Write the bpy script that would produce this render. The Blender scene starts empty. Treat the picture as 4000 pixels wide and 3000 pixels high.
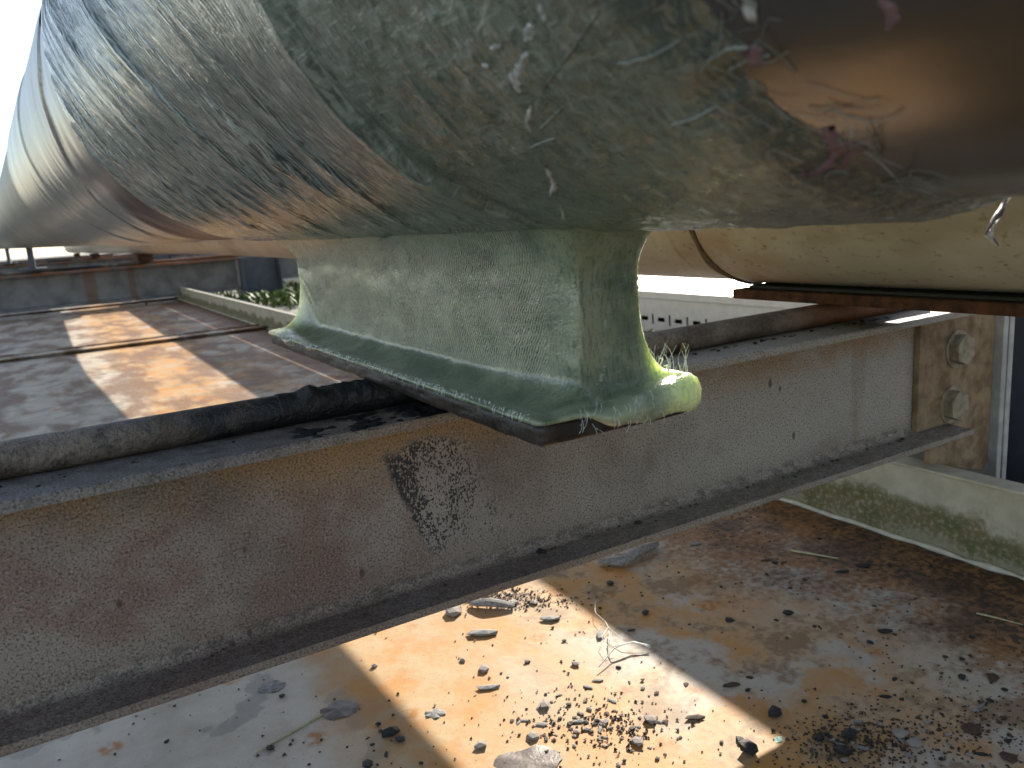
import bpy, bmesh, math, random
import numpy as np
from mathutils import Vector, Matrix, Quaternion
random.seed(7); RNG = np.random.default_rng(11)
scene = bpy.context.scene
col = scene.collection

# ------------------------------------------------------------------ camera (calibrated from vanishing points)
FPX = 3109.0
def _cd(p): return np.array([(p[0]-2000.0)/FPX, -(p[1]-1500.0)/FPX, -1.0])
_X = _cd((7513, 465)); _X /= np.linalg.norm(_X)
_Y = _cd((150, 988)); _Y -= _X*(_X@_Y); _Y /= np.linalg.norm(_Y)
ROT = np.array([_X, _Y, np.cross(_X, _Y)])
CAM = np.array([0.0, -0.5441, 0.1427])
def ray(p): return ROT @ _cd(p)
def on_z(p, z): d = ray(p); return CAM + d*((z-CAM[2])/d[2])
def on_y(p, y): d = ray(p); return CAM + d*((y-CAM[1])/d[1])
def on_x(p, x): d = ray(p); return CAM + d*((x-CAM[0])/d[0])
cam_data = bpy.data.cameras.new('camera'); cam = bpy.data.objects.new('camera', cam_data); col.objects.link(cam)
cam.matrix_world = Matrix.Translation(CAM.tolist()) @ Matrix(ROT.tolist()).to_4x4()
cam_data.sensor_width = 36; cam_data.sensor_fit = 'HORIZONTAL'; cam_data.lens = 36*FPX/4000
cam_data.clip_start = 0.02; cam_data.clip_end = 500
cam_data.dof.use_dof = True; cam_data.dof.focus_distance = 0.60; cam_data.dof.aperture_fstop = 15
scene.camera = cam

# ------------------------------------------------------------------ sky, sun, exposure
SUN = Vector((1.667, 1.47, 1.0)).normalized()
world = bpy.data.worlds.new('World'); scene.world = world; world.use_nodes = True
wn = world.node_tree.nodes; wl = world.node_tree.links
bg = wn['Background']; bg.inputs['Strength'].default_value = 0.12
sky = wn.new('ShaderNodeTexSky'); sky.sky_type = 'NISHITA'; sky.sun_disc = False
sky.sun_elevation = math.asin(SUN.z); sky.sun_rotation = math.atan2(SUN.x, SUN.y)
sky.air_density = 1.0; sky.dust_density = 0.45; sky.ozone_density = 1.0
hz = wn.new('ShaderNodeHueSaturation'); hz.inputs['Saturation'].default_value = .72   # thin even cloud veil
wl.new(sky.outputs[0], hz.inputs['Color']); wl.new(hz.outputs[0], bg.inputs['Color'])
sun_data = bpy.data.lights.new('sun', 'SUN'); sun = bpy.data.objects.new('sun', sun_data); col.objects.link(sun)
sun_data.energy = 5.0; sun_data.angle = math.radians(0.5); sun_data.color = (1.0, 0.91, 0.78)
sun.rotation_euler = SUN.to_track_quat('Z', 'Y').to_euler()
scene.view_settings.view_transform = 'Standard'; scene.view_settings.look = 'None'
scene.view_settings.exposure = 1.2; scene.view_settings.gamma = 1.0
scene.view_settings.use_curve_mapping = False
scene.cycles.max_bounces = 5; scene.cycles.use_adaptive_sampling = True; scene.cycles.adaptive_threshold = .02; scene.cycles.diffuse_bounces = 3; scene.cycles.glossy_bounces = 3; scene.cycles.transmission_bounces = 3; scene.cycles.caustics_reflective = False; scene.cycles.caustics_refractive = False; scene.cycles.use_denoising = True

# ------------------------------------------------------------------ helpers
def link(name, me, mat=None, parent=None, smooth=False):
    o = bpy.data.objects.new(name, me); col.objects.link(o)
    if mat is not None and not me.materials: me.materials.append(mat)
    if parent is not None: o.parent = parent
    if smooth: me.shade_smooth()
    return o
def tag(o, label=None, cat=None, group=None, kind=None):
    if label: o['label'] = label
    if cat: o['category'] = cat
    if group: o['group'] = group
    if kind: o['kind'] = kind
    return o
def empty(name, label, cat, group=None, loc=(0, 0, 0)):
    o = bpy.data.objects.new(name, None); o.location = loc; o.empty_display_size = .05; col.objects.link(o)
    return tag(o, label, cat, group)
def mesh(name, v, f):
    me = bpy.data.meshes.new(name); me.from_pydata([tuple(map(float, p)) for p in v], [], [tuple(map(int, q)) for q in f]); me.update(); return me
def grid_mesh(name, P, wrap_v=False, uv=None):
    n, m = P.shape[:2]
    idx = np.arange(n*m).reshape(n, m)
    if wrap_v:
        a = idx[:-1, :]; b = idx[1:, :]; c = np.roll(idx, -1, 1)[1:, :]; d = np.roll(idx, -1, 1)[:-1, :]
    else:
        a = idx[:-1, :-1]; b = idx[1:, :-1]; c = idx[1:, 1:]; d = idx[:-1, 1:]
    F = np.stack([a, b, c, d], -1).reshape(-1, 4)
    me = bpy.data.meshes.new(name)
    me.vertices.add(n*m); me.vertices.foreach_set('co', P.reshape(-1).astype(np.float32))
    me.loops.add(F.size); me.loops.foreach_set('vertex_index', F.reshape(-1).astype(np.int32))
    me.polygons.add(len(F)); me.polygons.foreach_set('loop_start', np.arange(0, F.size, 4, dtype=np.int32))
    me.update(calc_edges=True); me.validate()
    if uv is not None:
        l = me.uv_layers.new(name='uv'); u = uv.reshape(-1, 2)[F.reshape(-1)]
        l.data.foreach_set('uv', u.reshape(-1).astype(np.float32))
    return me
def boxes(name, bl, bevel=0.0):
    bm = bmesh.new()
    for (x0, x1, y0, y1, z0, z1) in bl:
        r = bmesh.ops.create_cube(bm, size=1.0)
        for w in r['verts']:
            w.co = Vector(((x0+x1)/2+w.co.x*(x1-x0), (y0+y1)/2+w.co.y*(y1-y0), (z0+z1)/2+w.co.z*(z1-z0)))
    if bevel: bmesh.ops.bevel(bm, geom=bm.edges[:], offset=bevel, segments=2, affect='EDGES', profile=.5)
    me = bpy.data.meshes.new(name); bm.to_mesh(me); bm.free(); return me
def extrude_poly(name, pts, axis, a0, a1, bevel=0.0):
    """pts: 2D outline; axis 'x' -> (y,z) outline extruded in x, 'y' -> (x,z) outline extruded in y"""
    bm = bmesh.new()
    def P(p, a): return (a, p[0], p[1]) if axis == 'x' else (p[0], a, p[1])
    v0 = [bm.verts.new(P(p, a0)) for p in pts]; v1 = [bm.verts.new(P(p, a1)) for p in pts]
    bm.faces.new(v0); bm.faces.new(v1[::-1]); n = len(pts)
    for i in range(n): bm.faces.new((v0[i], v1[i], v1[(i+1) % n], v0[(i+1) % n]))
    bmesh.ops.recalc_face_normals(bm, faces=bm.faces[:])
    if bevel: bmesh.ops.bevel(bm, geom=bm.edges[:], offset=bevel, segments=2, affect='EDGES', profile=.5, clamp_overlap=True)
    me = bpy.data.meshes.new(name); bm.to_mesh(me); bm.free(); return me
def tubes(name, lines, sides=5):
    V = []; F = []
    for pts, rad in lines:
        pts = [np.array(p, float) for p in pts]; n = len(pts); b = len(V)
        for i, p in enumerate(pts):
            t = pts[min(i+1, n-1)]-pts[max(i-1, 0)]; t /= (np.linalg.norm(t)+1e-9)
            a = np.cross(t, [0.31, .2, .93]); a /= (np.linalg.norm(a)+1e-9); c = np.cross(t, a)
            r = rad[i] if hasattr(rad, '__len__') else rad
            for k in range(sides):
                an = 2*math.pi*k/sides; V.append(p+(a*math.cos(an)+c*math.sin(an))*r)
        for i in range(n-1):
            for k in range(sides):
                k2 = (k+1) % sides
                F.append((b+i*sides+k, b+i*sides+k2, b+(i+1)*sides+k2, b+(i+1)*sides+k))
        F.append(tuple(b+k for k in range(sides))[::-1]); F.append(tuple(b+(n-1)*sides+k for k in range(sides)))
    return mesh(name, V, F)
_L = RNG.random((256, 256))
def vnoise(x, y, s=0):
    x = np.asarray(x)+s*17.37; y = np.asarray(y)+s*5.91
    xi = np.floor(x).astype(int); yi = np.floor(y).astype(int); fx = x-xi; fy = y-yi
    fx = fx*fx*(3-2*fx); fy = fy*fy*(3-2*fy)
    g = lambda i, j: _L[i % 256, j % 256]
    return (g(xi, yi)*(1-fx)+g(xi+1, yi)*fx)*(1-fy)+(g(xi, yi+1)*(1-fx)+g(xi+1, yi+1)*fx)*fy
def fbm(x, y, s=0, o=4):
    t = 0; a = .5
    for k in range(o): t = t+a*vnoise(x*2**k, y*2**k, s+k*3); a *= .5
    return t
def smooth(a, b, x):
    t = np.clip((x-a)/(b-a), 0, 1); return t*t*(3-2*t)

# ------------------------------------------------------------------ material node helper
class NT:
    def __init__(s, name):
        s.m = bpy.data.materials.new(name); s.m.use_nodes = True
        s.t = s.m.node_tree; s.n = s.t.nodes; s.l = s.t.links
        s.b = s.n['Principled BSDF']; s.tc = s.n.new('ShaderNodeTexCoord')
    def put(s, sock, v):
        if hasattr(v, 'is_output') or isinstance(v, bpy.types.NodeSocket): s.l.new(v, sock)
        elif isinstance(v, (tuple, list)) and len(v) == 3 and sock.type == 'RGBA': sock.default_value = (*v, 1)
        else: sock.default_value = v
    def coord(s, scale=(1, 1, 1), rot=(0, 0, 0), kind='Object', loc=(0, 0, 0)):
        mp = s.n.new('ShaderNodeMapping'); s.l.new(s.tc.outputs[kind], mp.inputs['Vector'])
        mp.inputs['Scale'].default_value = scale; mp.inputs['Rotation'].default_value = rot; mp.inputs['Location'].default_value = loc
        return mp.outputs[0]
    def noise(s, scale, vec=None, detail=4, rough=.55, dist=0.0):
        t = s.n.new('ShaderNodeTexNoise'); s.l.new(vec if vec is not None else s.tc.outputs['Object'], t.inputs['Vector'])
        t.inputs['Scale'].default_value = scale; t.inputs['Detail'].default_value = min(detail, 4)
        t.inputs['Roughness'].default_value = rough; t.inputs['Distortion'].default_value = dist
        return t.outputs['Fac']
    def voro(s, scale, vec=None, feat='F1', out='Distance', rnd=1.0):
        t = s.n.new('ShaderNodeTexVoronoi'); t.feature = feat; s.l.new(vec if vec is not None else s.tc.outputs['Object'], t.inputs['Vector'])
        t.inputs['Scale'].default_value = scale; t.inputs['Randomness'].default_value = rnd
        return t.outputs[out]
    def ramp(s, fac, a, b, lo=0.0, hi=1.0):
        r = s.n.new('ShaderNodeMapRange'); r.interpolation_type = 'SMOOTHSTEP'; s.put(r.inputs['Value'], fac)
        r.inputs['From Min'].default_value = a; r.inputs['From Max'].default_value = b
        r.inputs['To Min'].default_value = lo; r.inputs['To Max'].default_value = hi
        return r.outputs['Result']
    def math(s, op, a, b=0.0, c=None):
        m = s.n.new('ShaderNodeMath'); m.operation = op; s.put(m.inputs[0], a); s.put(m.inputs[1], b)
        if c is not None: s.put(m.inputs[2], c)
        return m.outputs[0]
    def mul(s, *a):
        r = a[0]
        for x in a[1:]: r = s.math('MULTIPLY', r, x)
        return r
    def mix(s, f, a, b, mode='MIX'):
        m = s.n.new('ShaderNodeMix'); m.data_type = 'RGBA'; m.blend_type = mode
        s.put(m.inputs[0], f); s.put(m.inputs[6], a); s.put(m.inputs[7], b); return m.outputs[2]
    def xyz(s, kind='Object'):
        x = s.n.new('ShaderNodeSeparateXYZ'); s.l.new(s.tc.outputs[kind], x.inputs[0]); return x.outputs
    def bump(s, h, strength=.3, dist=.002, prev=None):
        b = s.n.new('ShaderNodeBump'); b.inputs['Strength'].default_value = strength; b.inputs['Distance'].default_value = dist
        s.put(b.inputs['Height'], h)
        if prev is not None: s.l.new(prev, b.inputs['Normal'])
        return b.outputs[0]
    def out(s, color=None, rough=None, normal=None, **kw):
        if color is not None: s.put(s.b.inputs['Base Color'], color)
        if rough is not None: s.put(s.b.inputs['Roughness'], rough)
        if normal is not None: s.l.new(normal, s.b.inputs['Normal'])
        for k, v in kw.items(): s.put(s.b.inputs[k.replace('_', ' ')], v)
        return s.m

def simple(name, c, rough=.6, var=.25, scale=40, bump=.2, metal=0.0):
    t = NT(name); n = t.noise(scale, detail=5)
    cc = t.mix(t.ramp(n, .3, .7), tuple(x*(1-var) for x in c), tuple(min(1, x*(1+var)) for x in c))
    return t.out(cc, rough, t.bump(t.noise(scale*3), bump, .001), Metallic=metal)

def m_beam():
    t = NT('weathered_galvanised_beam'); x = t.xyz()
    big = t.noise(8, detail=4, rough=.6); med = t.noise(55, detail=4); fine = t.noise(560, detail=3, rough=.7); run = t.noise(38, t.coord((1, 1, .10)), detail=3)
    c = t.mix(t.ramp(big, .35, .65), (.150, .112, .090), (.27, .225, .19))
    red = t.mul(t.ramp(t.noise(14, t.coord(loc=(3, 1, 2)), detail=4), .48, .62), t.ramp(x[0], .35, .15), .75)
    c = t.mix(red, c, (.185, .105, .085))
    grey = t.mul(t.ramp(x[0], .30, .62), t.ramp(big, .25, .5))
    c = t.mix(t.mul(grey, .85), c, (.36, .345, .325))
    c = t.mix(t.mul(t.ramp(run, .55, .70), t.ramp(x[0], .2, .5), .5), c, (.24, .19, .15))
    c = t.mix(t.mul(t.ramp(run, .42, .28), t.ramp(x[0], .3, .5), .25), c, (.42, .40, .37))
    och = t.mul(t.ramp(x[2], -.060, -.016), t.ramp(x[2], -.006, -.012), t.ramp(t.noise(14, t.coord(loc=(8, 0, 0))), .36, .58))
    c = t.mix(t.mul(och, .8), c, (.27, .155, .065))
    och2 = t.mul(t.ramp(x[2], -.075, -.015), t.ramp(t.math('ABSOLUTE', t.math('SUBTRACT', x[0], .215)), .14, .02), t.ramp(med, .25, .5))
    c = t.mix(t.mul(och2, .85), c, (.32, .185, .075))
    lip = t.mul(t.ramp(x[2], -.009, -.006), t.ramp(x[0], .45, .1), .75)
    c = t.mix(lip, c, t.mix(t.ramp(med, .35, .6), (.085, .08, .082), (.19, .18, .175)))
    low = t.mul(t.ramp(t.math('ADD', x[2], t.math('MULTIPLY_ADD', med, .03, -.015)), -.118, -.152), t.ramp(med, .25, .6, .6, 1))
    c = t.mix(t.mul(low, .6), c, (.19, .155, .13))
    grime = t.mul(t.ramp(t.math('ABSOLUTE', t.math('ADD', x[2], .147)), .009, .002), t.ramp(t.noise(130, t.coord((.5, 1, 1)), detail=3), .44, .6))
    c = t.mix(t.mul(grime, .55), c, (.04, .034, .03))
    c = t.mix(t.mul(t.ramp(fine, .51, .62), .85), c, (.045, .036, .030))
    c = t.mix(t.mul(t.ramp(fine, .46, .32), .5), c, (.42, .37, .32))
    # soft black spray smear on the web
    u0 = t.math('SUBTRACT', x[0], t.math('MULTIPLY_ADD', x[2], -.375, .1935)); zz = x[2]
    u = t.math('ADD', u0, t.math('MULTIPLY_ADD', t.noise(160, detail=3), .010, -.005))
    topz = t.math('ADD', zz, t.math('MULTIPLY', t.math('ABSOLUTE', t.math('SUBTRACT', u0, .045)), .30))
    reg = t.mul(t.ramp(u, -.001, .004), t.ramp(u, .098, .06), t.ramp(t.math('ADD', topz, t.mul(t.noise(120), .014)), -.012, -.024), t.ramp(zz, -.152, -.11))
    pale = t.mix(t.mul(reg, .45), c, (.33, .30, .27))
    speck = t.noise(620, t.coord((1, 1, .75)), detail=2, rough=.6)
    str_ = t.noise(55, t.coord((1, 1, .3), rot=(0, -.36, 0)), detail=3)
    thr = t.math('ADD', t.math('MULTIPLY_ADD', t.ramp(u, 0, .03), .14, .41), t.math('MULTIPLY_ADD', zz, -1.0, -.055))
    thr = t.math('ADD', thr, t.math('MULTIPLY_ADD', str_, -.42, .20))
    blk = t.ramp(t.math('SUBTRACT', speck, thr), -.02, .04)
    c = t.mix(t.mul(reg, blk, .95), pale, (.010, .011, .013))
    dab = t.ramp(t.math('ADD', t.voro(26, t.coord((1, 1, .55), loc=(.3, 0, .1))), t.mul(fine, .05)), .105, .075)
    c = t.mix(t.mul(dab, .8), c, (.035, .03, .027))
    nb = t.bump(fine, .3, .0006, t.bump(med, .25, .003))
    return t.out(c, t.ramp(med, .3, .7, .55, .8), nb)
def m_rod():
    t = NT('rusty_round_bar'); x = t.xyz()
    f = t.noise(300, detail=4, rough=.7); b = t.noise(25, detail=5)
    c = t.mix(t.ramp(b, .35, .65), (.085, .062, .048), (.21, .17, .14))
    c = t.mix(t.mul(t.ramp(f, .5, .65), .6), c, (.03, .027, .025))
    c = t.mix(t.mul(t.ramp(f, .42, .3), .4), c, (.38, .35, .31))
    rust = t.mul(t.ramp(x[0], .66, .78), .85)
    c = t.mix(rust, c, t.mix(b, (.16, .05, .018), (.26, .10, .035)))
    tar = t.mul(t.ramp(t.math('ADD', x[0], t.mul(b, .30)), .18, .26), t.ramp(x[0], .42, .36))
    c = t.mix(tar, c, (.012, .012, .014))
    r = t.mix(tar, (.5, .5, .5), (.28, .28, .28))
    return t.out(c, r, t.bump(f, .9, .002, t.bump(t.noise(90), .6, .004)), Metallic=.1)
def m_tray():
    t = NT('cream_paint_rusty_tray'); x = t.xyz()
    big = t.noise(5.0, t.coord(loc=(1.7, .4, 0)), detail=6, rough=.6); med = t.noise(17, detail=6, rough=.62); fine = t.noise(120, detail=4, rough=.6); vf = t.noise(420, detail=3)
    sm = t.noise(9, t.coord((1, .35, 1), rot=(0, 0, .5), loc=(4, 1, 0)), detail=6, rough=.6)
    c = t.mix(t.ramp(med, .3, .7), (.42, .36, .285), (.55, .485, .40))
    mid = t.mul(t.ramp(x[0], .10, .26), t.ramp(x[0], .80, .45))
    oc = t.ramp(t.math('ADD', t.math('MULTIPLY_ADD', mid, .34, t.mul(sm, .6)), t.mul(big, .5)), .52, .92)
    c = t.mix(t.mul(oc, .95), c, t.mix(t.ramp(med, .35, .65), (.50, .225, .045), (.48, .33, .17)))
    pale = t.mul(t.ramp(t.math('ADD', t.noise(7.5, t.coord(loc=(5, 2, 0)), detail=6), t.mul(fine, .12)), .52, .62), t.ramp(x[0], .36, .48), .9)
    c = t.mix(pale, c, (.47, .43, .37))
    sp = t.ramp(t.math('ADD', t.voro(15, t.coord(loc=(.1, .33, 0))), t.mul(med, .25)), .34, .22)
    c = t.mix(t.mul(sp, t.ramp(fine, .35, .6), .9), c, (.40, .15, .02))
    br = t.mul(t.ramp(t.math('ADD', med, t.mul(fine, .4)), .66, .84), t.ramp(x[0], .25, .5))
    c = t.mix(t.mul(br, .8), c, (.22, .12, .055))
    rm = t.math('ADD', t.ramp(x[0], .50, .95), t.math('MULTIPLY_ADD', big, 1.7, -1.0))
    rm = t.math('ADD', rm, t.math('MULTIPLY_ADD', fine, .7, -.35))
    c = t.mix(t.mul(t.ramp(rm, .10, .6), .92), c, t.mix(t.ramp(med, .35, .62), (.10, .042, .014), (.29, .135, .045)))
    gr = t.mul(t.ramp(rm, .40, .85), t.ramp(fine, .40, .58))
    c = t.mix(t.mul(gr, .85), c, (.030, .024, .020))
    far = t.ramp(x[1], .8, 1.6)
    fr = t.mul(far, t.ramp(t.noise(3.5, t.coord((2.2, .8, 1)), detail=6, rough=.6), .42, .60))
    c = t.mix(t.mul(fr, .85), c, t.mix(t.ramp(fine, .3, .7), (.10, .045, .025), (.25, .14, .08)))
    c = t.mix(t.mul(t.ramp(vf, .62, .74), .6), c, (.10, .065, .04))
    wet = t.ramp(t.noise(13, t.coord(loc=(9, 9, 0)), detail=3), .58, .61)
    c = t.mix(t.mul(wet, t.ramp(x[0], .28, .12), .5), c, (.20, .185, .165))
    ro = t.math('ADD', t.math('MAXIMUM', t.ramp(x[0], .02, .22, .32, .60), t.ramp(x[1], .5, 1.2, 0, .58)), t.mul(med, .12))
    return t.out(c, ro, t.bump(fine, .2, .001, t.bump(med, .3, .004)), Specular_IOR_Level=.35)
def m_rim():
    t = NT('cream_rim_with_algae'); x = t.xyz()
    n = t.noise(30, detail=6, rough=.65); f = t.noise(160, detail=4)
    c = t.mix(t.ramp(n, .3, .7), (.40, .37, .29), (.52, .49, .40))
    h = t.math('ADD', x[2], t.math('MULTIPLY_ADD', t.noise(14, detail=5), .10, -.05))
    h = t.math('ADD', h, t.math('MULTIPLY_ADD', f, .03, -.015))
    al = t.mul(t.ramp(h, -.243, -.262), t.ramp(f, .30, .55, .55, 1))
    c = t.mix(t.mul(al, .93), c, t.mix(t.ramp(n, .35, .65), (.085, .09, .018), (.15, .115, .045)))
    lowg = t.ramp(h, -.283, -.303)
    c = t.mix(t.mul(lowg, .7), c, (.30, .28, .20))
    return t.out(c, .6, t.bump(f, .2, .001))
def m_cream():
    t = NT('cream_painted_pipe'); x = t.xyz()
    n = t.noise(7, detail=6); f = t.noise(150, t.coord((1, .6, 1)), detail=4); b = t.noise(26, detail=5)
    c = t.mix(t.ramp(n, .3, .7), (.42, .385, .33), (.52, .485, .43))
    st = t.mul(t.ramp(t.math('ABSOLUTE', t.math('SUBTRACT', x[1], .14)), .14, .0), t.ramp(b, .36, .62))
    c = t.mix(t.mul(st, .6), c, (.34, .23, .14))
    c = t.mix(t.mul(t.ramp(t.voro(60, t.coord((1, .7, 1))), .13, .07), .75), c, (.14, .085, .04))
    c = t.mix(t.mul(t.ramp(f, .57, .70), .6), c, (.22, .15, .085))
    c = t.mix(t.mul(t.ramp(t.noise(11, t.coord((1, .5, 1), loc=(4, 2, 1)), detail=4), .50, .64), .5), c, (.25, .19, .12))
    ring = t.ramp(t.math('ABSOLUTE', t.math('SUBTRACT', t.math('FRACT', t.math('MULTIPLY', x[1], 2.1)), .5)), .012, .0)
    c = t.mix(t.mul(ring, .5, t.ramp(b, .35, .6)), c, (.25, .15, .075))
    return t.out(c, t.ramp(b, .3, .7, .38, .55), t.bump(f, .1, .001))
def m_rust(name='rusty_plate', dark=1.0):
    t = NT(name); n = t.noise(60, detail=6, rough=.65); f = t.noise(260, detail=4)
    c = t.mix(t.ramp(n, .32, .68), tuple(dark*v for v in (.055, .018, .008)), tuple(dark*v for v in (.24, .085, .03)))
    return t.out(c, .85, t.bump(f, .6, .002, t.bump(n, .5, .004)))
def m_galv():
    t = NT('galvanised_grey_steel'); n = t.noise(40, detail=5); v = t.voro(70, out='Color')
    c = t.mix(t.ramp(n, .3, .7), (.27, .28, .30), (.40, .41, .43))
    return t.out(c, .5, t.bump(n, .1, .001), Metallic=.2)
def m_wrap():
    t = NT('fibreglass_wrap'); u = t.xyz('UV')
    vec = lambda sx, sy, loc=(0, 0, 0), rot=0: t.coord((sx, sy, 1), kind='UV', loc=loc, rot=(0, 0, rot))
    woven = t.ramp(t.math('ADD', u[0], t.math('MULTIPLY_ADD', t.noise(9, vec(1, 1)), .12, -.06)), -.225, -.165)
    blot = t.noise(10, vec(1, .7), detail=4, rough=.6); fold = t.noise(26, vec(1, .22), detail=4)
    dash = t.noise(340, vec(1, .20, rot=.10), detail=2, rough=.5, dist=.5); fine = t.noise(900, vec(1, .35, rot=-.2), detail=2)
    mat = t.noise(120, vec(1, 1), detail=4, rough=.7, dist=1.5); fib = t.noise(420, vec(1, .16, rot=.7), detail=2, rough=.6, dist=.8)
    fib2 = t.noise(420, vec(.16, 1, rot=.4), detail=2, rough=.6, dist=.8)
    cw = t.mix(t.ramp(blot, .36, .64), (.055, .092, .084), (.145, .185, .172))
    cw = t.mix(t.mul(t.ramp(fold, .45, .62), .8), cw, (.18, .215, .19))
    pat = t.ramp(t.noise(13, vec(1, .6, loc=(2.2, .6, 0)), detail=4), .50, .56)
    cw = t.mix(t.mul(pat, .6), cw, (.29, .305, .275))
    cw = t.mix(t.mul(t.ramp(dash, .52, .56), t.ramp(blot, .65, .4, .7, 1)), cw, (.010, .020, .017))
    ph = t.math('ADD', t.math('MULTIPLY_ADD', u[1], .16, u[0]), t.mul(t.noise(70, vec(1, .3), detail=2), .006))
    rib = t.math('SINE', t.math('MULTIPLY', ph, 2*math.pi/.0030))
    brk = t.ramp(t.noise(150, vec(.6, .5, loc=(1, 3, 0)), detail=2), .40, .52)
    cw = t.mix(t.mul(t.ramp(rib, .15, .75), brk, .85), cw, (.010, .022, .019))
    cw = t.mix(t.mul(t.ramp(rib, -.3, -.9), brk, .35), cw, (.30, .335, .31))
    cm = t.mix(t.ramp(mat, .36, .64), (.045, .065, .042), (.165, .195, .15))
    cm = t.mix(t.mul(t.ramp(fib, .58, .64), .6), cm, (.33, .37, .31))
    cm = t.mix(t.mul(t.ramp(fib2, .59, .66), .6), cm, (.30, .33, .27))
    cm = t.mix(t.mul(t.ramp(blot, .52, .4), .5), cm, (.04, .06, .038))
    warm = t.mul(t.ramp(u[0], -.27, -.36), t.ramp(blot, .42, .58))
    cm = t.mix(t.mul(warm, .25), cm, (.17, .16, .11))
    ez = t.mul(t.ramp(t.math('ADD', u[0], t.math('MULTIPLY_ADD', blot, .07, -.035)), -.358, -.380), .85)
    est = t.noise(200, vec(1, .35, rot=.15), detail=4, rough=.65, dist=1.5)
    cm = t.mix(ez, cm, t.mix(t.ramp(est, .48, .60), (.012, .011, .010), (.17, .13, .075)))
    cm = t.mix(.3, cm, (.085, .125, .105))
    c = t.mix(woven, cm, cw)
    lump = t.noise(75, vec(1, .5), detail=3)
    h = t.mix(woven, t.math('ADD', mat, t.math('ADD', t.mul(fib, .5), t.mul(fib2, .5))), t.math('ADD', t.math('MULTIPLY_ADD', t.mul(rib, brk), -.22, t.mul(dash, .5)), t.mul(fine, .4)))
    soft = t.bump(lump, .45, .004, t.bump(t.noise(20, vec(1, .5), detail=2), .5, .010))
    nb = t.bump(h, .55, .0014, soft)
    ro = t.mix(woven, t.ramp(mat, .3, .7, .20, .45), t.ramp(dash, .35, .65, .26, .5))
    return t.out(c, ro, nb, Coat_Weight=.75, Coat_Roughness=.07, Specular_IOR_Level=.4, Coat_Normal=t.bump(h, 1.0, .0014, soft))
def m_stain():
    t = NT('grey_green_wrap_with_maroon_stain'); u = t.xyz('UV')
    vec = lambda sx, sy, loc=(0, 0, 0): t.coord((sx, sy, 1), kind='UV', loc=loc)
    n = t.noise(14, vec(1, .35), detail=4); f = t.noise(120, vec(1, .12), detail=3); b = t.noise(22, vec(.7, .35, (3, 1, 0)), detail=4)
    c = t.mix(t.ramp(n, .35, .65), (.10, .112, .105), (.185, .19, .175))
    c = t.mix(t.mul(t.ramp(f, .5, .62), .4), c, (.05, .055, .05))
    edge_ = t.math('SUBTRACT', u[0], t.math('MULTIPLY_ADD', u[1], -.75, .70))
    st = t.mul(t.ramp(t.math('ADD', edge_, t.math('MULTIPLY_ADD', b, .12, -.06)), .02, -.03), t.ramp(t.math('ADD', u[1], t.math('MULTIPLY_ADD', b, .12, -.06)), .235, .13))
    c = t.mix(t.mul(st, .93), c, (.030, .009, .009))
    hz = t.mul(t.ramp(u[0], .80, .55), t.ramp(b, .38, .6), .6)
    c = t.mix(hz, c, (.085, .065, .07))
    return t.out(c, t.ramp(n, .3, .7, .32, .48), t.bump(f, .35, .0012, t.bump(n, .3, .006)), Coat_Weight=t.math('MULTIPLY_ADD', st, -.4, .4), Coat_Roughness=.18, Specular_IOR_Level=t.math('MULTIPLY_ADD', st, -.35, .45))
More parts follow.
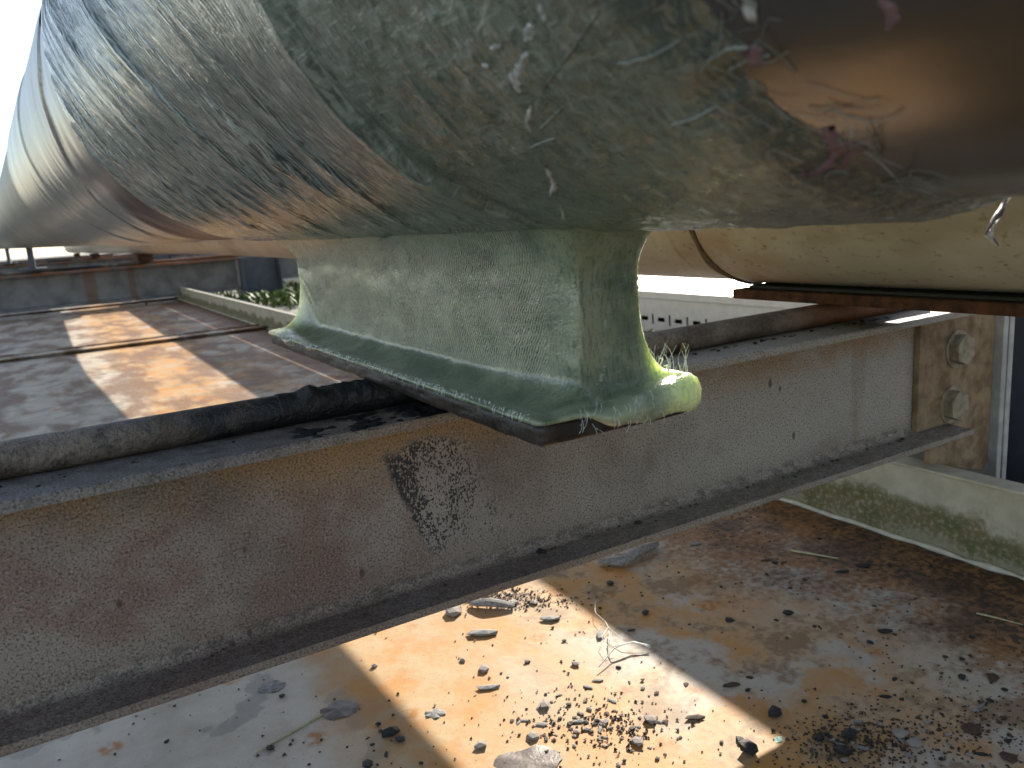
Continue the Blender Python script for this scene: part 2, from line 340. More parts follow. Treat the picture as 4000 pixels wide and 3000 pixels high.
def m_shoewrap():
    t = NT('translucent_green_fibreglass'); x = t.xyz()
    warp_ = t.mul(t.math('SUBTRACT', t.noise(35, detail=3), .5), .006)
    zz = t.math('ADD', t.math('MULTIPLY_ADD', x[1], .10, x[2]), warp_)
    row = t.math('ABSOLUTE', t.math('SUBTRACT', t.math('FRACT', t.math('MULTIPLY', zz, 165.0)), .5))
    dash = t.math('SINE', t.math('MULTIPLY', t.math('ADD', t.math('MULTIPLY_ADD', zz, .7, x[1]), t.mul(t.noise(220, detail=2), .0035)), 2150.0))
    side = t.ramp(x[2], .045, .060); face = t.mul(side, t.ramp(x[1], -.172, -.150))
    dm = t.mul(t.ramp(dash, -.1, .6), t.ramp(row, .46, .34), t.ramp(t.noise(30, t.coord(loc=(2, 7, 1)), detail=4), .36, .58))
    fib = t.noise(520, t.coord((1, 1, .2), rot=(.75, 0, 0)), detail=3, rough=.65); fb2 = t.noise(420, t.coord((.3, 1, 1), rot=(0, 0, .5)), detail=3, rough=.6)
    bl = t.noise(24, detail=5, rough=.6); bl2 = t.noise(48, t.coord((1, .7, 1)), detail=4)
    c = t.mix(t.ramp(bl, .36, .62), (.085, .125, .078), (.215, .255, .160))
    c = t.mix(t.mul(t.ramp(bl2, .46, .60), face, .7), c, (.29, .295, .185))
    c = t.mix(t.mul(t.ramp(fib, .52, .64), .6), c, (.035, .07, .05))
    c = t.mix(t.mul(t.ramp(fb2, .58, .68), .45), c, (.24, .30, .25))
    c = t.mix(t.mul(t.ramp(dash, .3, -.6), face, t.ramp(row, .46, .34), .55), c, (.40, .43, .29))
    c = t.mix(t.mul(dm, face, 1.0), c, (.010, .030, .018))
    c = t.mix(t.mul(t.ramp(row, .40, .49), face, .35), c, (.20, .26, .20))
    ap = t.mul(t.ramp(x[1], -.1945, -.200), t.ramp(t.math('ADD', x[0], t.mul(bl2, .02)), .226, .232), t.ramp(x[2], .075, .05))
    c = t.mix(t.mul(ap, t.ramp(bl2, .35, .55, .35, .85)), c, (.30, .355, .235))
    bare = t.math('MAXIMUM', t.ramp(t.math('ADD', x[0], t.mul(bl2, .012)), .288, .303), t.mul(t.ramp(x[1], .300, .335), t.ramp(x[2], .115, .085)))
    c = t.mix(t.mul(bare, .9), c, t.mix(t.ramp(fib, .4, .65), (.72, .82, .42), (.50, .60, .33)))  # backlit glow put into the colour: lime tint on the unbacked cloth
    h = t.math('ADD', t.math('ADD', t.mul(fib, .7), t.mul(fb2, .6)), t.mul(t.ramp(dash, -.2, .8), face, .45))
    nb = t.bump(h, .55, .0014, t.bump(bl2, .35, .003))
    return t.out(c, t.ramp(bl2, .3, .7, .18, .36), nb, Coat_Weight=.6, Coat_Roughness=.10, Coat_Normal=nb,
                 Subsurface_Weight=t.math('MULTIPLY_ADD', bare, .75, .2), Subsurface_Radius=(.9, 1.0, .5), Subsurface_Scale=.030)
def m_darkpipe():
    t = NT('dark_primed_pipe'); n = t.noise(14, t.coord((1, .35, 1)), detail=5); f = t.noise(140, detail=4)
    c = t.mix(t.ramp(n, .35, .65), (.014, .0125, .011), (.042, .034, .026))
    return t.out(c, t.ramp(n, .3, .7, .16, .30), t.bump(f, .12, .001, t.bump(n, .15, .006)), Specular_IOR_Level=.8, Coat_Weight=1.0, Coat_Roughness=.22, Coat_IOR=1.5)
def m_palepipe():
    t = NT('pale_grey_coating'); n = t.noise(12, t.coord((1, 1, .3)), detail=5)
    c = t.mix(t.ramp(n, .35, .65), (.17, .165, .16), (.27, .262, .25))
    return t.out(c, .30, t.bump(n, .2, .004), Coat_Weight=.5, Coat_Roughness=.15)
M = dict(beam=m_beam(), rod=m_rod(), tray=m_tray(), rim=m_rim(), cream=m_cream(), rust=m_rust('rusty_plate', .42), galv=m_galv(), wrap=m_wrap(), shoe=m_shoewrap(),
         dark=m_darkpipe(), pale=m_palepipe(),
         maroon=simple('maroon_primer', (.030, .010, .010), .6, .4, 20, .1),
         black=simple('gap_shade_black', (.008, .008, .008), .6), tar=simple('black_tar', (.008, .008, .009), .62, .5, 160, .8),  # black is the shade tone of the gap strip
         plate=simple('tarry_base_plate', (.016, .012, .010), .5, .8, 70, 1.0), bracket=m_rust('brown_stained_plate', 1.0),
         bolt=simple('bolt_weathered', (.21, .185, .135), .6, .35, 90, .4), weld=simple('white_sealant', (.55, .52, .44), .5, .15, 60, .4),
         blue=simple('shaded_blue_grey_steel', (.065, .075, .10), .5, .2, 20, .1), lid=simple('pale_tray_metal', (.60, .585, .55), .45, .06, 30, .05),  # blue: column steel with the bluish sky shade put into its colour
         concrete=simple('yard_concrete', (.22, .215, .195), .9, .2, 9, .4), grass=simple('grass_green', (.09, .14, .028), .6, .4, 60, .1),
         stone=simple('pale_stone_chip', (.30, .26, .23), .75, .35, 300, .5), coal=simple('black_crumb', (.014, .012, .012), .6, .5, 400, .6),
         brown=simple('rust_brown_crumb', (.075, .04, .025), .8, .5, 300, .6), grey=simple('grey_clay_chip', (.24, .23, .22), .7, .35, 300, .5),
         teal=simple('teal_paint_flake', (.05, .26, .22), .5, .2, 200, .2), straw=simple('dry_straw', (.42, .38, .22), .6, .2, 300, .2),
         fibre=simple('white_fibre', (.62, .66, .62), .35, .1, 300, .1), pink=simple('pinkish_film', (.12, .07, .078), .45, .4, 80, .6),
         leaf=simple('wet_leaf', (.13, .10, .085), .4, .3, 120, .3), snail=simple('snail_shell', (.17, .12, .045), .3, .5, 400, .2), slotdark=None)
t = NT('bracket_plate_stained'); n = t.noise(45, detail=6, rough=.6); f = t.noise(200)
M['bracket'] = t.out(t.mix(t.ramp(n, .32, .68), (.13, .08, .042), (.27, .20, .125)), .75, t.bump(f, .3, .0015))
t = NT('clear_film'); M['film'] = t.out((.80, .76, .79), .4, t.bump(t.noise(90), .6, .004), Transmission_Weight=.25, IOR=1.2)

# ------------------------------------------------------------------ ground
ZF = -.3066; ZG = -.345
g = link('ground', boxes('ground', [(-60, 60, -40, 120, ZG-.2, ZG)]), M['concrete']); tag(g, kind='structure')

# ------------------------------------------------------------------ drip trays
RX = .92; RT = -.2035
def drip_tray(name, label, y0, y1):
    e = empty(name, label, 'drip tray', 'drip trays end to end', (0, 0, 0))
    n = 60
    link('floor_pan', boxes('floor_pan', [(-1.0, RX, y0, y1, ZF-.006, ZF)]), M['tray'], e)
    link('rim', boxes('rim', [(RX, RX+.004, y0, y1+.155, ZF-.006, RT)], .0008), M['rim'], e)
    link('rim', boxes('rim', [(-1.004, -1.0, y0, y1, ZF-.006, RT)], .0008), M['rim'], e)
    link('rim_lip', boxes('rim_lip', [(RX-.010, RX+.022, y0-.001, y1+.155, RT, RT+.005)], .0022), M['rim'], e)
    link('end_rim', boxes('end_rim', [(-1.004, RX+.004, y0-.004, y0, ZF-.006, ZF+.012)], .001), M['tray'], e)
    link('end_rim', boxes('end_rim', [(-1.004, RX+.004, y1, y1+.004, ZF-.006, ZF+.012)], .001), M['tray'], e)
    link('end_lip', boxes('end_lip', [(-1.004, RX+.004, y1-.04, y1+.04, ZF+.0125, ZF+.0165)], .0015), M['tray'], e)
    ys = np.linspace(y0, y1, 160)
    pts = [(RX-.002, y, ZF+.0025+.001*math.sin(y*63)) for y in ys]
    link('sealant_bead', tubes('sealant_bead', [(pts, [.0035+.0012*math.sin(y*97)+.0007*math.sin(y*311) for y in ys])], 7), M['weld'], e, True)
    return e
drip_tray('drip_tray', 'cream rust-stained drip tray under the near beam, strewn with crumbs', -1.5, 3.50)
drip_tray('drip_tray', 'farther grey-brown drip tray running under the far beam', 3.66, 6.5)

# ------------------------------------------------------------------ beams, rods, columns
def i_section(y0, w, z1, h, tw=.006, tf=.0075, rf=.009, n=5):
    yc = y0+w/2; z0 = z1-h; P = []
    def arc(cx, cz, a0, a1):
        for k in range(n+1):
            a = math.radians(a0+(a1-a0)*k/n); P.append((cx+rf*math.cos(a), cz+rf*math.sin(a)))
    P += [(y0+.0015, z0), (y0+w-.0015, z0), (y0+w, z0+.0015), (y0+w, z0+tf)]
    arc(yc+tw/2+rf, z0+tf+rf, 270, 180); arc(yc+tw/2+rf, z1-tf-rf, 180, 90)
    P += [(y0+w, z1-tf), (y0+w, z1-.0015), (y0+w-.0015, z1), (y0+.0015, z1), (y0, z1-.0015), (y0, z1-tf)]
    arc(yc-tw/2-rf, z1-tf-rf, 90, 0); arc(yc-tw/2-rf, z0+tf+rf, 0, -90)
    P += [(y0, z0+tf), (y0, z0+.0015)]
    return P
def hex_bolt(name, x, y, z, r, parent, rot=.1):
    bm = bmesh.new()
    R1 = bmesh.ops.create_cone(bm, cap_ends=True, segments=6, radius1=r, radius2=r, depth=.013)
    bmesh.ops.bevel(bm, geom=bm.edges[:], offset=.0005, segments=1, affect='EDGES'); bmesh.ops.create_cone(bm, cap_ends=True, segments=28, radius1=r*1.22, radius2=r*1.22, depth=.003, matrix=Matrix.Translation((0, 0, -.0065)))
    bmesh.ops.rotate(bm, verts=bm.verts, matrix=Matrix.Rotation(rot, 3, 'Z')); bmesh.ops.rotate(bm, verts=bm.verts, matrix=Matrix.Rotation(math.pi/2, 3, 'X'))
    bmesh.ops.translate(bm, verts=bm.verts, vec=(x, y-.0065, z))
    me = bpy.data.meshes.new(name); bm.to_mesh(me); bm.free(); return link(name, me, M['bolt'], parent)
BW = .088; RODY = .0585; RODR = .0125
nb_ = empty('support_beam', 'near grey I-beam with a black spray smear on its web', 'beam', 'pipe rack beams')
link('beam_section', extrude_poly('beam_section', i_section(0, BW, 0, .16), 'x', -1.6, .966), M['beam'], nb_)
pl = [(.90, -.0085), (.975, -.0085), (.975, .004), (1.060, .004), (1.060, -.220), (1.050, -.233), (.928, -.200), (.928, -.1615), (.968, -.1615), (.968, -.1505), (.90, -.1505)]
bp = link('end_plate', extrude_poly('end_plate', pl, 'y', .0325, .0405, .0012), M['bracket'], nb_); bp['label'] = 'brown stained bolted end plate'
b1 = on_y((3757, 1365), .026); b2 = on_y((3733, 1583), .026)
for b in (b1, b2):
    hex_bolt('bolt', b[0], 0.0322, b[2], .0200, bp, .12)
tag(link('round_bar', tubes('round_bar', [([(x, RODY, RODR) for x in np.linspace(-1.6, .93, 40)], RODR)], 28), M['rod'], None, True),
    'dark rusty round bar lying along the top of the near beam', 'round bar', 'round bars on the beams')

def column(label, x0, y0, w, d, z1, mat, strips=True):
    e = empty('column', label, 'column', 'pipe rack columns', (0, 0, 0)); t_ = .0105
    link('flange', boxes('flange', [(x0, x0+t_, y0, y0+d, ZG, z1)], .001), M['galv'] if strips else mat, e)
    link('flange', boxes('flange', [(x0+t_+.003, x0+2*t_+.003, y0-.0005, y0+d, ZG, z1)], .001), M['galv'] if strips else mat, e)
    link('web', boxes('web', [(x0+2*t_+.0035, x0+w-t_, y0+d/2-.004, y0+d/2+.004, ZG, z1)]), mat, e)
    link('flange', boxes('flange', [(x0+w-t_, x0+w, y0, y0+d, ZG, z1)], .001), mat, e)
    return e
column('dark blue-grey column with pale edge beside the bolted plate', 1.0625, .022, .15, .15, -.002, M['blue'])
link_beam = empty('support_beam', 'short beam stub beyond the bolted column', 'beam', 'pipe rack beams')
link('beam_section', extrude_poly('beam_section', i_section(.05, BW, 0, .16), 'x', 1.216, 2.0), M['beam'], link_beam)
tag(link('round_bar', tubes('round_bar', [([(1.22, RODY+.04, RODR), (2.0, RODY+.04, RODR)], RODR)], 16), M['rod'], None, True), 'short round bar on the beam stub beyond the column', 'round bar', 'round bars on the beams')
t = NT('far_beam_grey_rust_runs'); x = t.xyz(); n = t.noise(9, detail=5)
c = t.mix(t.ramp(n, .3, .7), (.11, .105, .105), (.20, .195, .19))
for xc, w_ in ((.315, .06), (.60, .035)):
    st = t.mul(t.ramp(t.math('ABSOLUTE', t.math('SUBTRACT', t.math('ADD', x[0], t.mul(n, .03)), xc)), w_, w_*.4), .9)
    c = t.mix(t.mul(st, .6), c, (.14, .055, .02))
lip = t.ramp(x[2], -.03, -.012); c = t.mix(t.mul(lip, t.ramp(n, .36, .6)), c, (.22, .085, .035))
M['farbeam'] = t.out(c, .75, t.bump(n, .2, .004))
for k, (yb, dep, lab) in enumerate([(6.2, .265, 'far grey beam with orange rust runs down its web'), (12.4, .265, 'second far beam, dim grey beyond the rust-streaked one'), (18.6, .265, 'farthest beam of the pipe rack')]):
    e = empty('support_beam', lab, 'beam', 'pipe rack beams')
    link('beam_section', extrude_poly('beam_section', i_section(yb, .16, 0, dep, .01, .02, .02), 'x', -2.2, 1.37), M['farbeam'], e)
    link('beam_section', extrude_poly('beam_section', i_section(yb+.02, .14, 0, dep*.8, .01, .02, .02), 'x', 1.72, 3.4), M['farbeam'], e)
    column(['blue-grey column at the end of the rust-streaked far beam', 'column at the end of the second far beam', 'column at the end of the farthest beam'][k], 1.385, yb-.05, .32, .26, -.01, M['blue'], False)
    tag(link('round_bar', tubes('round_bar', [([(-2.2, yb+.08, RODR), (3.3, yb+.08, RODR)], RODR)], 16), M['rod'], None, True),
        ['rusty round bar on top of the rust-streaked far beam', 'round bar on top of the second far beam', 'round bar on top of the farthest beam'][k], 'round bar', 'round bars on the beams')

# ------------------------------------------------------------------ neighbouring pipes
def straight_pipe(x, z, r, y0=-2.5, y1=22.0, seg=56, slope=0.0):
    ys = np.concatenate([np.linspace(y0, 1.5, 40), np.linspace(1.8, y1, 40)])
    a = np.linspace(0, 2*np.pi, seg, endpoint=False); A, Yy = np.meshgrid(a, ys)
    q = np.clip(Yy-.25, 0, 3.3)*slope
    return np.stack([x-.035*q+r*np.cos(A), Yy, z+.012*q+r*np.sin(A)], -1)
CX, CZ, CR = .80, .1735, .130
cp = empty('cream_pipe', 'cream painted pipe behind the wrapped pipe, resting on the rusty flat bar', 'pipe', 'pipes on the rack')
link('pipe_body', grid_mesh('pipe_body', straight_pipe(CX, CZ, CR, slope=1.0), True), M['cream'], cp, True)
YS = .186
ys = np.array([-2.5, -2, -1.2, -.8, -.4, -.1, .05, .15, YS-.004, YS-.001, YS]); rr = np.array([.1325]*8+[.1325, .1318, .1295])
a = np.linspace(0, 2*np.pi, 72, endpoint=False); A, Yy = np.meshgrid(a, ys); Rr = np.repeat(rr[:, None], 72, 1)
link('wear_sleeve', grid_mesh('wear_sleeve', np.stack([CX+Rr*np.cos(A), Yy, CZ+Rr*np.sin(A)], -1), True), M['cream'], cp, True)
def ring(y, r, rad, seg=80):
    an = np.linspace(0, 2*np.pi, seg, endpoint=True); return [(CX+r*math.cos(q), y+.002*math.sin(q*5), CZ+r*math.sin(q)) for q in an]
t = NT('brown_sealant'); n = t.noise(60, detail=5); M['seal'] = t.out(t.mix(t.ramp(n, .35, .6), (.035, .024, .015), (.13, .09, .055)), .6, t.bump(n, .4, .002))
link('sealant_ring', tubes('sealant_ring', [(ring(YS+.006, .1305, .005), [.0042+.001*math.sin(i*.9) for i in range(80)])], 8), M['seal'], cp, True)
tag(link('gap_shade_strip', boxes('gap_shade_strip', [(.757, .843, -1.2, .17, .0375, .0418)], .001), M['black']), 'added black strip for the shaded gap between the cream pipe and the rusty flat bar', 'gap shade strip')  # added strip: blackens the shaded gap and carries the pipe
tag(link('flat_bar', boxes('flat_bar', [(.747, .853, -1.3, .1884, .0252, .0372)], .0014), M['rust']), 'rusty flat bar lying on the round bar under the cream pipe', 'flat bar')
p3 = link('grey_pipe', grid_mesh('grey_pipe', straight_pipe(1.287, .105, .065, seg=32), True), M['cream'], None, True); tag(p3, 'slim cream pipe beyond the thick cream pipe', 'pipe', 'pipes on the rack')
p4 = link('grey_pipe', grid_mesh('grey_pipe', straight_pipe(1.684, .138, .10, seg=32), True), M['cream'], None, True); tag(p4, 'outermost cream pipe on the rack', 'pipe', 'pipes on the rack')
tag(link('flat_bar', boxes('flat_bar', [(1.225, 1.345, -1.3, 2.2, .0252, .0372)], .0014), M['rust']), 'unseen rusty flat bar added under the slim cream pipe to block sun', 'flat bar')  # added out of view to stop a sun sliver on the near floor
for k, yb in enumerate((6.2, 12.4, 18.6)):
    tag(link('flat_bar', boxes('flat_bar', [(.632, .738, yb-.12, yb+.3, .0252, .080)], .001), M['rust']), ['short rusty flat bar under the cream pipe on the rust-streaked far beam', 'rusty flat bar on the second far beam', 'rusty flat bar on the farthest beam'][k], 'flat bar')

# ------------------------------------------------------------------ the wrapped pipe
P0 = np.array([.257, 0, .334]); PD = np.array([-.05, 1, .007]); PD /= np.linalg.norm(PD)
UU = np.array([1., 0, 0])-PD*PD[0]; UU /= np.linalg.norm(UU); WW = np.cross(UU, PD)
def cyl_pt(s, th, r):   # th in radians from the underside towards the camera side
    s = np.asarray(s)[..., None]; th = np.asarray(th)[..., None]; r = np.asarray(r)[..., None]
    return P0+PD*s-UU*np.sin(th)*r-WW*np.cos(th)*r
def cyl_hit(p, r=.2):
    d = ray(p); o = CAM-P0; do = d-PD*(d@PD); oo = o-PD*(o@PD)
    a = do@do; b = 2*do@oo; c = oo@oo-r*r; D = max(b*b-4*a*c, 0)
    q = o+d*((-b-D**.5)/2/a); s = q@PD; q = q-PD*s
    return s, math.atan2(-(q@UU), -(q@WW))
wp = empty('wrapped_pipe', 'large pipe with green fibreglass wrap and T-shaped shoe on the round bar', 'pipe', 'pipes on the rack')
def sleeve(name, s0, s1, rfun, mat, ns=30, nt=120, uvs=False):
    s = np.linspace(s0, s1, ns); th = np.linspace(-np.pi, np.pi, nt)
    S, T = np.meshgrid(s, th, indexing='ij'); Rr = rfun(S, T)
    P = cyl_pt(S, T, Rr)
    return link(name, grid_mesh(name, P, False, np.stack([S, T*.2], -1) if uvs else None), mat, wp, True)
sleeve('bare_pipe', -2.5, -.34, lambda S, T: .1925+.0*S, M['dark'], 40, 128).__setitem__('label', 'dark bare end of the pipe right of the wrap')
M['stain'] = m_stain()
sleeve('primer_band', .38, .75, lambda S, T: .1945+.0015*vnoise(S*30+T*2, T*4), M['stain'], 60, 160, True).__setitem__('label', 'maroon stained band left of the wrap')
def r_coat(S, T):
    e = smooth(0, .010, S-(.60+.20*(1-T/1.2)+.02*vnoise(T*6, S*0, 3)))
    e2 = smooth(0, .010, S-(.98+.03*T+.02*vnoise(T*5, S*0, 13)))
    return .1935+.0040*e+.0025*e2+.0022*(fbm(S*26, T*1.6, 5)-.5)
sleeve('second_wrap', .52, 1.7, r_coat, M['stain'], 220, 200, True)
M['farp'] = simple('grey_green_far_wrap', (.13, .138, .128), .45, .25, 8, .2)
sleeve('far_pipe', 1.6, 22, lambda S, T: .1965+.0*S, M['farp'], 60, 96)
# wrap
S0, S1 = -.405, .425
s = np.linspace(S0, S1, 560); th = np.concatenate([np.linspace(-np.pi, -.5, 50, endpoint=False), np.linspace(-.5, 2.0, 420, endpoint=False), np.linspace(2.0, np.pi, 26)])
S, T = np.meshgrid(s, th, indexing='ij')
warp = .012*(fbm(T*2.2, S*3, 1)-.5)
R = .1995+0*S
curv = .20*(T-.72)**2*smooth(-.2, -.08, S)*smooth(2.2, 1.6, T)
edges = [(-.2, .0, .0060, .05), (-.118, -.015, .0022, .03), (-.06, .03, .0012, .02), (.018, -.03, .0030, .045), (.10, .03, .0014, .02), (.15, -.05, .0024, .03), (.235, .04, .0014, .02), (.32, -.03, .0012, .02)]+[(q, .05*math.sin(q*91), .0011, .010) for q in (-.09, -.03, .045, .075, .125, .175, .205, .26, .29, .35, .375)]
for i, (s0, sl, A_, w) in enumerate(edges):
    A_ = A_*smooth(.05, .55, T)*(1 if i == 0 else (.35+1.1*smooth(.3, .7, fbm(T*2.0, T*0+i*3.1, 50+i))))
    d = S-(s0+sl*(T-.8)+curv+warp*2.2+.008*(fbm(T*5, T*0, i+20)-.5))
    R = R+A_*np.where(d > 0, np.exp(-np.maximum(d, 0)/w), 0)*smooth(-.0005, .004, d)-.0010*np.exp(-((d+.004)/.004)**2)*smooth(.05, .5, T)
wov = smooth(-.225, -.17, S); Sc = S-curv-.05*(T-.8)*np.sin(S*9)
cre = np.abs(fbm(Sc*32, T*1.3, 7)-.5)
R = R+wov*(.0016*(fbm(Sc*24, T*2.2, 9)-.5)+.0020*np.maximum(0, .05-cre)/.05*smooth(.50, .66, fbm(Sc*9, T*1.8, 12)))
R = R+(1-wov)*(.0034*(fbm(S*38, T*8, 15)-.5)+.0018*(fbm(S*130, T*26, 18)-.5))
R = R+.003*(fbm(Sc*7, T*1.6, 30)-.5)
edg = S+.014*(fbm(T*14, T*3, 33)-.5)
R = R-(R-.1925+.002)*smooth(-.366, -.398, edg)
edg2 = S+.010*(fbm(T*10, T*3, 43)-.5)
R = R-.008*smooth(.408, .414, edg2)
link('fibreglass_wrap', grid_mesh('fibreglass_wrap', cyl_pt(S, T, R), False, np.stack([S-curv, T*.2], -1)), M['wrap'], wp, True)

def rsurf(ss, tt):
    ss = np.asarray(ss, float); tt = np.asarray(tt, float)
    i_ = np.clip(np.searchsorted(s, ss), 0, len(s)-1); j_ = np.clip(np.searchsorted(th, tt), 0, len(th)-1)
    return np.where(ss < S0+.006, .1925, np.maximum(R[i_, j_], .1925))
# pale resin streaks and stray fibres pressed onto the wrap
def ribbon_on_pipe(name, pts, width, mat, r=.2045, wob=.3, seed=0, n=60):
    rg = np.random.default_rng(seed); hits = np.array([cyl_hit(p, r) for p in pts])
    d = np.concatenate([[0], np.cumsum(np.hypot(np.diff(hits[:, 0]), np.diff(hits[:, 1])*.2))]); u = np.linspace(0, d[-1], n)
    ss = np.interp(u, d, hits[:, 0]); tt = np.interp(u, d, hits[:, 1])
    ds = np.gradient(ss); dt = np.gradient(tt)*.2; L = np.hypot(ds, dt)+1e-9; nx, ny = -dt/L, ds/L
    wv = width*(.25+1.3*fbm(np.arange(n)*.31, np.zeros(n), seed, 3))*np.sin(np.pi*np.clip(np.arange(n)/(n-1), .02, .98))**.4
    off = (vnoise(np.arange(n)*.2, np.zeros(n), seed+5)-.5)*width*2*wob
    rows = []
    for k in (-1, -.4, .4, 1):
        rows.append(cyl_pt(ss+nx*(wv*k+off), tt+ny*(wv*k+off)/.2, rsurf(ss, tt)+(.0007 if abs(k) < .5 else -.0002)))
    return link(name, grid_mesh(name, np.stack(rows, 1)), mat, wp, True)
t = NT('milky_resin'); n = t.noise(220, detail=4); M['resin'] = t.out(t.mix(t.ramp(n, .4, .6), (.22, .24, .22), (.46, .48, .48)), .35, t.bump(n, .4, .001))
M['strand'] = simple('dull_fibre', (.17, .19, .165), .4, .2, 200, .2)
for i, (pp, w) in enumerate([([(2035, 140), (2020, 200)], .0028), ([(2030, 240), (1998, 320), (1975, 345), (2005, 400)], .0030), ([(2052, 450), (2035, 520), (2050, 550)], .0018), ([(2120, 690), (2150, 760), (2140, 800)], .0020), ([(2175, 830), (2200, 900)], .0014),
                             ([(2060, 60), (2085, 130)], .0016), ([(1890, 225), (1930, 215)], .0016), ([(1855, 290), (1880, 300)], .0014)]):
    ribbon_on_pipe('resin_streak', pp, w*.75, M['resin'], seed=i)
for i, pp in enumerate([[(2085, 399), (2200, 240), (2300, 95)], [(2079, 551), (2173, 462)], [(2053, 614), (2148, 582)], [(2376, 310), (2490, 290), (2597, 253)], [(2600, 540), (2700, 516), (2765, 498)], [(2260, 60), (2310, 20)],
                        [(1560, 330), (1680, 480), (1780, 590)], [(1440, 560), (1560, 670), (1660, 720)], [(2700, 350), (2760, 320), (2900, 345)], [(2600, 110), (2760, 115), (2860, 170)], [(2780, 400), (2930, 370)]]):
    ribbon_on_pipe('stray_fibre', pp, (.00025 if i != 8 else .0005), M['strand'], seed=40+i, wob=.8)
ribbon_on_pipe('film_scrap', [(3430, 0), (3455, 60), (3480, 110), (3455, 140)], .0018, M['pink'], r=.1945, seed=71)
ribbon_on_pipe('film_scrap', [(3080, 700), (3150, 720), (3230, 690), (3320, 665), (3330, 690), (3270, 740)], .0022, M['pink'], r=.200, seed=72, wob=1.0)
ribbon_on_pipe('film_scrap', [(3200, 600), (3230, 660), (3270, 690)], .004, M['pink'], r=.200, seed=73)
ribbon_on_pipe('film_scrap', [(2890, 270), (2905, 310), (2885, 345)], .0035, M['pink'], r=.200, seed=74)
ribbon_on_pipe('fibre_tuft', [(2870, 95), (2925, 105)], .005, M['resin'], r=.197, seed=75)
# frayed fibres along the right border of the wrap
L = []
rg = np.random.default_rng(5)
for i in range(80):
    t0 = rg.uniform(.05, 1.0); s0 = -.388+rg.normal(0, .008); ln = rg.uniform(.006, .022); an = rg.normal(0, .9)
    n = 5; u = np.linspace(0, 1, n)
    ss = s0-ln*np.cos(an)*u*.8; tt = t0+ln*np.sin(an)*u/.2+.03*np.sin(u*3+i)*u
    L.append((cyl_pt(ss, tt, rsurf(ss, tt)+.0004+.004*rg.uniform(0, 1)*u*u), .00018*rg.uniform(.5, 1.3)))
tag(link('frayed_edge', tubes('frayed_edge', L, 3), M['strand'], wp), kind='stuff')
# ------------------------------------------------------------------ shoe under the wrapped pipe
me = boxes('base_plate', [(.2075, .3105, -.2045, .3535, .0254, .0372)]); bm = bmesh.new(); bm.from_mesh(me)
for ax, cuts in ((0, 14), (1, 90), (2, 4)):
    bmesh.ops.subdivide_edges(bm, edges=[e for e in bm.edges if abs((e.verts[0].co-e.verts[1].co).normalized()[ax]) > .9], cuts=cuts, use_grid_fill=True)
for v in bm.verts:
    q = float(fbm(np.array(v.co.y*90+v.co.z*300), np.array(v.co.x*90+v.co.z*170), 4))-.47
    dx = -1 if v.co.x < .21 else (1 if v.co.x > .308 else 0); dy = -1 if v.co.y < -.203 else 0
    edge_ = (abs(dx)+abs(dy) > 0) and (v.co.z > .0365 or v.co.z < .0258)
    v.co.x += dx*(.0040*q-(.0014 if edge_ else 0)); v.co.y += dy*(.0036*q-(.0012 if edge_ else 0))
bm.to_mesh(me); bm.free()
bpl = link('base_plate', me, M['plate'], wp, True); bpl['label'] = 'dark tarry steel base plate of the shoe'
link('web_core', boxes('web_core', [(.249, .265, -.17, .335, .0374, .16)]), M['plate'], wp)
def rrect(x0, x1, y0, y1, rc, m_long=110, m_short=26, kc=8):
    P = []; tagv = []
    def seg(a, b, m, tg):
        for k in range(m): P.append((a[0]+(b[0]-a[0])*k/m, a[1]+(b[1]-a[1])*k/m)); tagv.append(tg)
    def arc(cx, cy, a0, t0, t1):
        for k in range(kc):
            an = math.radians(a0+90*k/kc); P.append((cx+rc*math.cos(an), cy+rc*math.sin(an))); w = k/kc; tagv.append(tuple(t0[i]*(1-w)+t1[i]*w for i in range(4)))
    Lf, Rt, Fr, Bk = (1, 0, 0, 0), (0, 1, 0, 0), (0, 0, 1, 0), (0, 0, 0, 1)
    seg((x0+rc, y0), (x1-rc, y0), m_short, Fr); arc(x1-rc, y0+rc, -90, Fr, Rt)
    seg((x1, y0+rc), (x1, y1-rc), m_long, Rt); arc(x1-rc, y1-rc, 0, Rt, Bk)
    seg((x1-rc, y1), (x0+rc, y1), m_short, Bk); arc(x0+rc, y1-rc, 90, Bk, Lf)
    seg((x0, y1-rc), (x0, y0+rc), m_long, Lf); arc(x0+rc, y0+rc, 180, Lf, Fr)
    return np.array(P), np.array(tagv)
web, W4 = rrect(.2405, .2905, -.192, .338, .008); fl, _ = rrect(.2055, .3165, -.2075, .3555, .006); tp, _ = rrect(.178, .345, -.262, .43, .05)
npt = len(web); idn = np.arange(npt)
lf, rt, fr, bk = W4.T
xr = np.clip((fl[:, 0]-.2055)/.108, 0, 1)
zb = .0405+.0085*np.clip(rt+fr*smooth(.35, .95, xr)+bk*xr, 0, 1)+.0012*(vnoise(idn*.35, idn*0, 2)-.5)
near_end = smooth(.11, .0, np.minimum(fl[:, 1]+.2075, 3)) ; far_end = smooth(.28, .355, fl[:, 1])
hh = .010*lf+.048*rt+(.012+.036*smooth(.2, .6, xr))*fr+.05*bk+lf*(.006*near_end+.045*far_end)
rough_ = (vnoise(idn*.23, idn*0, 8)-.5)
levels = []
def lev(xy, z): levels.append(np.concatenate([xy, np.reshape(z, (-1, 1))], 1))
cen = np.array([.257, .074])
drape = np.clip(rt+fr*smooth(.25, .5, xr)+lf*.75*smooth(.50, .62, fbm(idn*.085, idn*0, 21))*smooth(.9, .3, far_end), 0, 1)
zlow = .0376-.0100*drape+.003*rough_*drape
outw = fl-cen; outw = np.stack([np.sign(outw[:, 0])*(rt+lf), np.sign(outw[:, 1])*(fr+bk)], 1)
